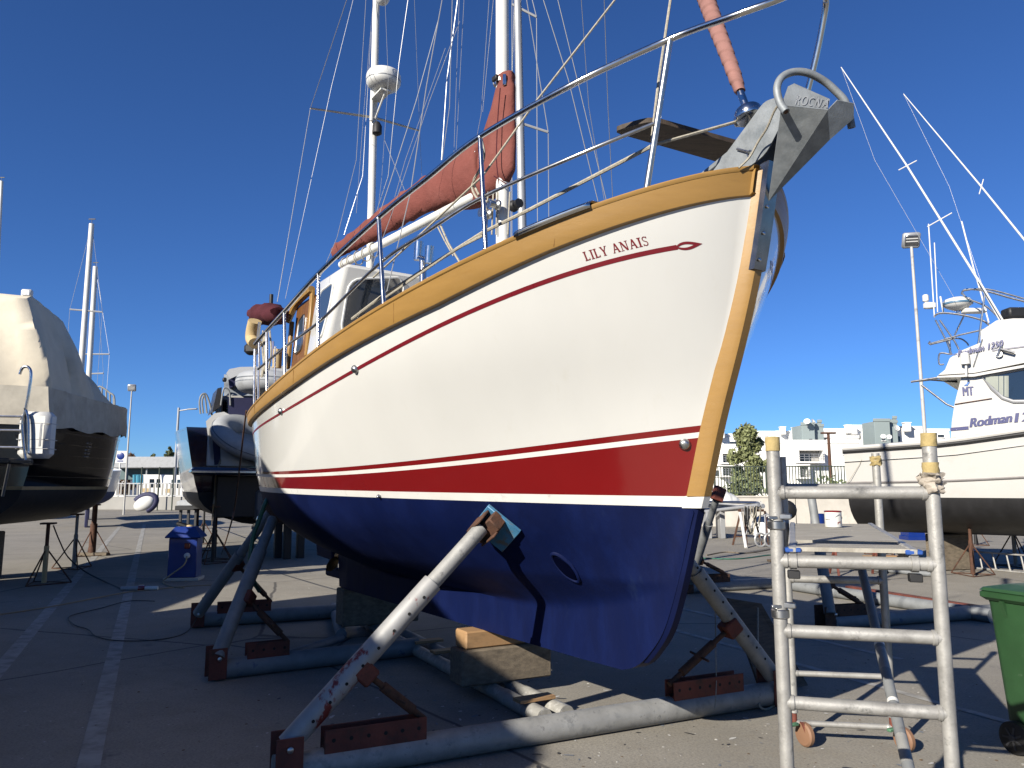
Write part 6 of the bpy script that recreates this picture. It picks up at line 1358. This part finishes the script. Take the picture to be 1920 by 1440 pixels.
# sign on a post, flood light masts, street lamp
sg = thing('sign', 'white square sign with a blue round emblem on a post', 'sign', AT(226,885,70)); 
p = AT(226,857,70); mb = MB(); mb.box(p, (1.12*1.05,.15,1.12), None, .03); bd_ = mb.build('sign_board', M['plastic_white'], sg)
mb = MB(); mb.lathe([(.33,0),(.33,.03),(.28,.05)], p+A(.04,-.08,.10), A(0,-1,0), 24); mb.build('blue_roundel', M['blue_box'], bd_); mb = MB(); mb.box(p+A(.04,-.085,-.36), (.55,.02,.10)); mb.build('sign_caption', M['blue_box'], bd_)
mb = MB(); mb.tube([A(p[0],p[1],0), A(p[0],p[1],p[2]-.5)], .08, 8); mb.build('sign_post', M['mast_white'], sg)
def flood(name, label, x, y, xt, yt, Y, sc, face, z0=0):
    b = AT(x,y,Y); t_ = AT(xt,yt,Y); b = A(b[0]+(b[0]-t_[0])*0,Y,z0); t = thing(name, label, 'flood light', b)
    mb = MB(); mb.tube([A(t_[0],Y,z0), A(t_[0],Y,(t_[2])*.62), A(t_[0],Y,t_[2])], [sc*.16,sc*.13,sc*.11], 12); mb.build('pole', mat('peeling_white_pole', (.62,.61,.58), .6, var=.1, vs=3, dirt=(.36,.34,.31), ds=2.5, dlim=(.55,.7)), t)
    n = unit(face); h = t_+UP*sc*.55; F_ = frame_to(n)
    mb = MB(); mb.box(h, (sc*1.35,sc*1.25,sc*.4), F_, sc*.12); hd = mb.build('lamp_head', M['mast_grey'], t); mb = MB(); mb.box(h+n*sc*.2, (sc*1.02,sc*.85,sc*.06), F_, sc*.02); mb.build('lamp_glass', M['steel'], hd)
    for e in (.18,-.05): mb = MB(); mb.box(h+n*sc*.235+F_[:,1]*sc*e, (sc*.9,sc*.08,sc*.02), F_); mb.build('reflector_rib', M['plastic_white'], hd)
    mb = MB(); mb.tube(spline([t_+A(sc*.1,-sc*.1,-sc*.05), t_+A(sc*.35,-.1,-sc*.1), t_+A(sc*.5,-.1,sc*.15), t_+A(sc*.35,0,sc*.4)], 4), sc*.03, 5); mb.build('lamp_cable', M['black'], hd); return t
flood('flood_light', 'square flood light on a tall peeling white pole at the right', 1740, 830, 1709, 463, 24, .40, A(-.15,-.85,-.45))
flood('flood_light', 'small flood light on a slim white pole far off on the left', 237, 885, 247, 733, 48, .36, A(.3,-.85,-.4))
lp = AT(328,895,60); lt = AT(335,768,60); sl_ = thing('street_lamp', 'slim grey street lamp with one arm beyond the far wall', 'street lamp', A(lt[0],60,0))
mb = MB(); mb.tube([A(lt[0],60,0), A(lt[0],60,lt[2]+.15)], [.14,.09], 10); mb.build('pole', M['mast_grey'], sl_); mb = MB(); mb.tube([lt-UP*.1, AT(356,767,60)], .05, 8); mb.build('arm', M['mast_grey'], sl_); mb = MB(); mb.box(AT(361,767,60), (.75,.25,.10), roty(-.05), .03); mb.build('lamp_head', M['mast_grey'], sl_)
mb = MB(); pp = AT(1535,868,85); tpp = AT(1553,812,85); mb.tube([A(tpp[0],85,0), tpp], [.22,.16], 8); mb.box(tpp, (1.6,.5,.2), None, .05); tag(mb.build('street_lamp', M['rust']), 'brown lamp post in front of the white apartment blocks', 'street lamp')
# vans and a low canopy beyond the left wall
def van(x0, x1, ytop, Y, label, m):
    a, b = AT(x0,920,Y), AT(x1,920,Y); zt = AT(x0,ytop,Y)[2]; t = thing('parked_van', label, 'van', A((a[0]+b[0])/2,Y,0), 'vans parked beyond the far wall'); L = b[0]-a[0]
    pr = [(0,.45),(L,.45),(L,1.15),(L*.95,1.25),(L*.86,zt*.97),(L*.80,zt),(L*.06,zt),(0,zt*.92)]
    mb = MB(); mb.prism([A(a[0]+x,Y-.9,z) for x, z in pr], A(0,1.9,0)); bd2 = mb.build('body', m, t, ang=25)
    for f0, f1 in ((.68,.86),(.40,.62)):
        mb = MB(); mb.prism([A(a[0]+L*f0,Y-.905,zt*.60), A(a[0]+L*f1,Y-.905,zt*.60), A(a[0]+L*(f1-.04),Y-.905,zt*.86), A(a[0]+L*f0,Y-.905,zt*.86)], A(0,-.01,0)); mb.build('side_window', M['glass'], t)
    for f in (.18,.82): mb = MB(); mb.lathe([(.15,-.1),(.33,-.1),(.35,0),(.33,.1),(.15,.1)], A(a[0]+L*f,Y-.85,.35), A(0,1,0), 18); mb.build('wheel', M['black'], t)
    mb = MB(); mb.prism([A(a[0]+L*.12,Y-.905,zt*.46), A(a[0]+L*.38,Y-.905,zt*.46), A(a[0]+L*.38,Y-.905,zt*.58), A(a[0]+L*.12,Y-.905,zt*.58)], A(0,-.01,0)); mb.build('yellow_panel', M['yellow'], t); return t
van(270, 316, 890, 68, 'white van with a yellow panel parked left beyond the far wall', M['plastic_white']); van(314, 352, 891, 66, 'second white van parked to the right beyond the far wall', M['plastic_white'])
for k, x in enumerate((255,263)):
    p = AT(x,900,64); mb = MB(); q = [AT(x-3,891,64), AT(x+3,891,64), AT(x+3,908,64), AT(x-3,908,64)]; mb.tube(q, .13, 6, closed=True); tag(mb.build('gate_hoop', mat('sky_blue_%d' % k, (.10,.40,.55), .5), ang=0), ('left','right')[k]+' one of two light blue frames beyond the far wall', 'frame')
cn = thing('canopy', 'long low grey canopy roof behind the parked vans', 'canopy', AT(310,900,78))
a, b = AT(238,873,78), AT(420,870,78); zt = a[2]; mb = MB(); mb.box((a+b)/2+UP*.15, (np.linalg.norm(b-a),6,1.1), None, .08); mb.build('roof', M['dinghy_grey'], cn); mb = MB(); mb.box((a+b)/2-UP*.9+A(0,1,0), (np.linalg.norm(b-a),5,1.2), None, .02); mb.build('fascia', mat('teal_fascia', (.09,.16,.17), .6), cn)
for f in (0,.33,.66,1): p = a+(b-a)*f; mb = MB(); mb.tube([A(p[0],p[1]-2.5,0), A(p[0],p[1]-2.5,zt)], .09, 8); mb.build('column', M['mast_grey'], cn)

# ================================================================ buildings
M['render_white'] = mat('white_render', (1.25,1.235,1.18), .85, var=.04, vs=.2, dirt=(1.05,1.03,.96), ds=.25, dlim=(.55,.85))
M['render_grey'] = mat('grey_green_render', (.34,.41,.41), .85, var=.06, vs=.2)
M['win'] = mat('window_glass_far', (.05,.06,.07), .15, var=.2, vs=.5, spec=.7)
M['shade_recess'] = mat('recess_shade_tone', (.5,.49,.46), .9, var=.08)  # greyer than the facade, imitating shade inside the balconies
def blockb(name, label, x0, x1, ytop, Y, deep, m='render_white', wins=(), balc=(), par=None, zb=0.0):
    a, b = AT(x0,ytop,Y), AT(x1,ytop,Y); t = thing(name, label, 'building', A((a[0]+b[0])/2,Y+deep/2,zb), 'white apartment blocks beyond the yard') if par is None else par
    zt = a[2]; mb = MB(); mb.box(A((a[0]+b[0])/2,Y+deep/2,(zt+zb)/2), (b[0]-a[0],deep,zt-zb), None, .03); mb.build('wall', M[m], t, ang=20)
    mb = MB(); w = .25
    mb.box(A((a[0]+b[0])/2,Y+.06,zt+.2), (b[0]-a[0]+.2,.3,.45), None, .03); mb.build('parapet', M[m], t)
    for (u0, u1, y0, y1) in wins:
        p, q = AT(u0,y0,Y), AT(u1,y1,Y); mb = MB(); mb.box(A((p[0]+q[0])/2,Y-.01,(p[2]+q[2])/2), (q[0]-p[0],.12,p[2]-q[2]), None, .01); wo_ = mb.build('window', M['win'], t)
        mb = MB(); mb.box(A((p[0]+q[0])/2,Y-.06,q[2]-.06), (q[0]-p[0]+.2,.22,.10), None, .01); mb.build('sill', M['render_white'], wo_)
    for (u0, u1, y0, y1) in balc:
        p, q = AT(u0,y0,Y), AT(u1,y1,Y); cx = (p[0]+q[0])/2; w_ = q[0]-p[0]; h_ = p[2]-q[2]
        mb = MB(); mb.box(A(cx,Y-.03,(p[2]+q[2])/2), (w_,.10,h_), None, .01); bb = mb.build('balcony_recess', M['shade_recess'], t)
        mb = MB(); mb.box(A(cx-w_*.1,Y-.09,(p[2]+q[2])/2-h_*.1), (w_*.5,.06,h_*.75), None, .01); mb.build('balcony_door', M['win'], bb)
        mb = MB(); mb.box(A(cx,Y-.75,q[2]-.1), (w_+.3,1.5,.2), None, .02); mb.build('balcony_slab', M['render_white'], bb)
        mb = MB(); mb.box(A(cx,Y-.75,p[2]+.12), (w_+.3,1.5,.18), None, .02); mb.build('balcony_hood', M['render_white'], bb)
        for xx in (cx-w_/2-.08, cx+w_/2+.08): mb = MB(); mb.box(A(xx,Y-.7,(p[2]+q[2])/2), (.16,1.4,h_), None, .01); mb.build('balcony_fin', M['render_white'], bb)
        mb = MB(); 
        for z in (.35,.65,.95): mb.box(A(cx,Y-1.45,q[2]+z), (w_+.2,.04,.05))
        for i in range(6): mb.box(A(cx-w_/2+w_*i/5,Y-1.45,q[2]+.5), (.05,.04,1.0))
        mb.build('balcony_rail', M['mast_grey'], bb)
    return t
bA = blockb('apartment_block', 'white balconied apartment block just right of the stem', 1300, 1378, 838, 108, 12, wins=((1366,1374,829+13,850),(1340,1350,882,893)), balc=((1350,1378,852,868),(1350,1376,876,892)))
blockb('apartment_block', 'set back white apartment block behind the green tree', 1345, 1440, 818, 124, 12, wins=((1368,1385,828,837),(1410,1422,828,836)), balc=())
bC = blockb('apartment_block', 'large white apartment block with a deep balcony beside the tower post', 1455, 1612, 831, 100, 14, wins=((1579,1588,842,852),), balc=((1491,1536,846,866),(1492,1510,874,895)))
bD = blockb('apartment_block', 'upper white apartment block with strip windows behind the balconied one', 1525, 1642, 808, 128, 12, wins=((1568,1582,817,822),(1609,1618,818,823),(1621,1640,817,827),(1537,1551,820,828)))
for lab, x0, x1, y0, Y in (('grey green stair tower with two satellite dishes on its roof', 1503, 1527, 797, 112), ('grey green stair tower farther right with a dish on its side', 1639, 1668, 790, 112)):
    t = blockb('stair_tower', lab, x0, x1, y0, Y, 4, 'render_grey', wins=((x0+14,x0+20,y0+26,y0+36),))
    blockb('', '', x1, x1+ (17 if x0 == 1503 else 14), y0+3, Y+1.0, 4, 'render_grey', par=t); blockb('', '', x1+7, x1+13, y0-5, Y+4, 2, 'render_grey', par=t)
def dish(x, y, Y, r, lab, n=(-.3,-.8,.5)):
    c = AT(x,y,Y); t = thing('satellite_dish', lab, 'satellite dish', c, 'satellite dishes on the roofs'); n = unit(n); mb = MB(); mb.lathe([(.02,0),(r*.5,.06*r),(r*.85,.2*r),(r,.32*r),(r*1.02,.32*r)], c, n, 20, cap=False); mb.build('reflector', M['plastic_white'], t, ang=60, solid=.03); mb = MB(); mb.tube([c-n*.05, c-n*.3-UP*r*1.3], .06, 6); mb.build('dish_mast', M['mast_grey'], t); mb = MB(); mb.tube([c-UP*r*.8, c+n*r*.9], .03, 5); mb.build('feed_arm', M['mast_grey'], t)
dish(1513,791,111,.46,'left satellite dish on the first grey stair tower'); dish(1524,791,112,.40,'right satellite dish on the first grey stair tower',(.5,-.7,.5)); dish(1681,803,110,.42,'satellite dish on the side of the second grey stair tower',(.2,-.9,.3)); dish(1656,819,108,.36,'satellite dish low on the roof between the towers'); dish(1667,820,108,.36,'small satellite dish right of the low roof dish')
blockb('apartment_block', 'white apartment block right of the second grey tower', 1668, 1728, 804, 118, 12, wins=((1676,1688,818,828),))
blockb('apartment_block', 'pale distant block left of the floodlight pole foot', 1728, 1780, 808, 140, 12, 'render_white', wins=((1740,1750,815,820),(1758,1770,815,820)))
blockb('apartment_block', 'far white roofline block behind the set back block', 1395, 1460, 812, 150, 10, wins=((1402,1412,820,824),))
blockb('apartment_block', 'white penthouse block on the skyline left of the first tower', 1455, 1503, 812, 140, 10, wins=((1462,1480,826,834),(1486,1500,823,828)))
for x, y, Y in ((1467,806,139),(1490,807,139),(1590,803,127),(1600,805,127),(1700,799,117),(1352,812,123)):
    c = AT(x,y,Y); mb = MB(); mb.box(c-UP*.2, (.9,.9,1.3), None, .05); mb.box(c+UP*.5, (1.1,1.1,.15), None, .03); o = mb.build('chimney', M['render_white']); tag(o, 'white roof chimney '+{1467:'farther left of the first grey tower',1490:'just left of the first grey tower',1590:'midway between the two grey towers',1600:'nearer the second grey tower',1700:'right of the second grey tower',1352:'on the skyline beside the ketch stem'}[x], 'chimney', 'roof chimneys')
blockb('apartment_block', 'stepped white block with dark strip windows left of the lamp post', 1558, 1610, 822, 112, 10, wins=((1563,1572,826,829),(1576,1590,832,837),(1594,1604,826,830)))
blockb('apartment_block', 'small white penthouse between the balconied block and the second tower', 1600, 1640, 801, 135, 9, wins=((1606,1614,806,810),(1622,1632,806,810)))
lw = blockb('pavilion', 'long low white building behind the far canopy on the left', 255, 372, 862, 130, 14, wins=((268,280,868,875),(286,300,868,875),(320,334,868,875),(340,352,868,875)))
blockb('pavilion', 'pale low building with a flat roof left of the far lamp post', 205, 240, 868, 120, 10, wins=((212,222,874,880),))
# ================================================================ trees
M['bark'] = mat('bark', (.10,.075,.05), .9, var=.3, vs=6, bump=.4)
M['leaf'] = [mat('leaf_green', (.19,.235,.10), .7, var=.3, vs=1.5), mat('leaf_olive', (.28,.31,.13), .7, var=.3, vs=1.5), mat('leaf_autumn', (.24,.13,.06), .7, var=.3, vs=1.5)]
def tree(label, x, ybase, ytop, Y, wpx, m, seed, n=2600, name='tree', leaf=.20):
    rg = np.random.default_rng(seed); b = AT(x,ybase,Y); b[2] = 0; top = AT(x,ytop,Y)[2]; Wd = wpx*Y/1442/2; t = thing(name, label, 'tree', b, 'trees beyond the yard walls')
    mb = MB(); mb.tube([b, b+A(.05*Wd,0,top*.3), b+A(-.04*Wd,0,top*.65), b+A(0,0,top*.95)], [top*.025,top*.02,top*.012,top*.003], 9)
    clumps = []
    for i in range(34):
        h = rg.uniform(.22,.98); w = Wd*(1-.72*(max(0,h-.5)/.5)**1.5)*rg.uniform(.25,1.0); a = rg.uniform(0,6.28); c = b+A(w*math.cos(a), w*math.sin(a), top*h); clumps.append((c, Wd*rg.uniform(.16,.34)))
        mb.tube([b+A(0,0,top*max(.15,h-.18)), (b+A(0,0,top*max(.15,h-.1)))*.4+c*.6, c], [top*.007,top*.005,top*.002], 5)
    mb.build('trunk', M['bark'], t)
    V_ = []; F_ = []; mi = []
    for k in range(n):
        c, r = clumps[rg.integers(len(clumps))]; d = rg.normal(size=3); d /= np.linalg.norm(d); p = c+d*r*rg.uniform(.2,1.1)**.6*A(1,1,1.15); u = unit(rg.normal(size=3)); w = unit(np.cross(u, rg.normal(size=3))); s = leaf*rg.uniform(.6,1.4); i0 = len(V_)
        V_ += [p-u*s, p+w*s*.45, p+u*s, p-w*s*.45]; F_.append([i0,i0+1,i0+2,i0+3])
    q = MB(); q.add(V_, F_); return q.build('crown', m, t, ang=0, fix=False) and t
tree('tall bushy green tree in front of the white blocks right of the stem', 1407, 915, 803, 62, 84, M['leaf'][1], 3, 7000, leaf=.19)
tree('slim poplar like tree at the left end of the far row', 284, 880, 850, 110, 18, M['leaf'][1], 4, 900); tree('tall grey green tree in the middle of the far row', 316, 880, 838, 110, 26, M['leaf'][0], 5, 1400); tree('broad grey green tree at the right end of the far row', 350, 880, 843, 112, 26, M['leaf'][0], 6, 1400)
tree('brown autumn tree behind the blue and white sign', 240, 885, 850, 90, 42, M['leaf'][2], 8, 1300)
mb = MB(); rg = np.random.default_rng(4); V_ = []; F_ = []
for k in range(7000):
    x = rg.uniform(4,26); p = A(x, 36.5+rg.uniform(-.8,1.2), rg.uniform(0,1)**1.2*(1.75+.5*math.sin(x*1.3)+.3*math.sin(x*3.1))); u = unit(rg.normal(size=3)); w = unit(np.cross(u, rg.normal(size=3))); s = .10*rg.uniform(.6,1.5); i0 = len(V_); V_ += [p-u*s, p+w*s*.5, p+u*s, p-w*s*.5]; F_.append([i0,i0+1,i0+2,i0+3])
mb.add(V_, F_); tag(mb.build('hedge', M['leaf'][0], ang=0, fix=False), 'green hedge growing behind the railing', 'hedge', kind='stuff')
for o in bpy.data.objects:
    if '_o' in o: del o['_o']
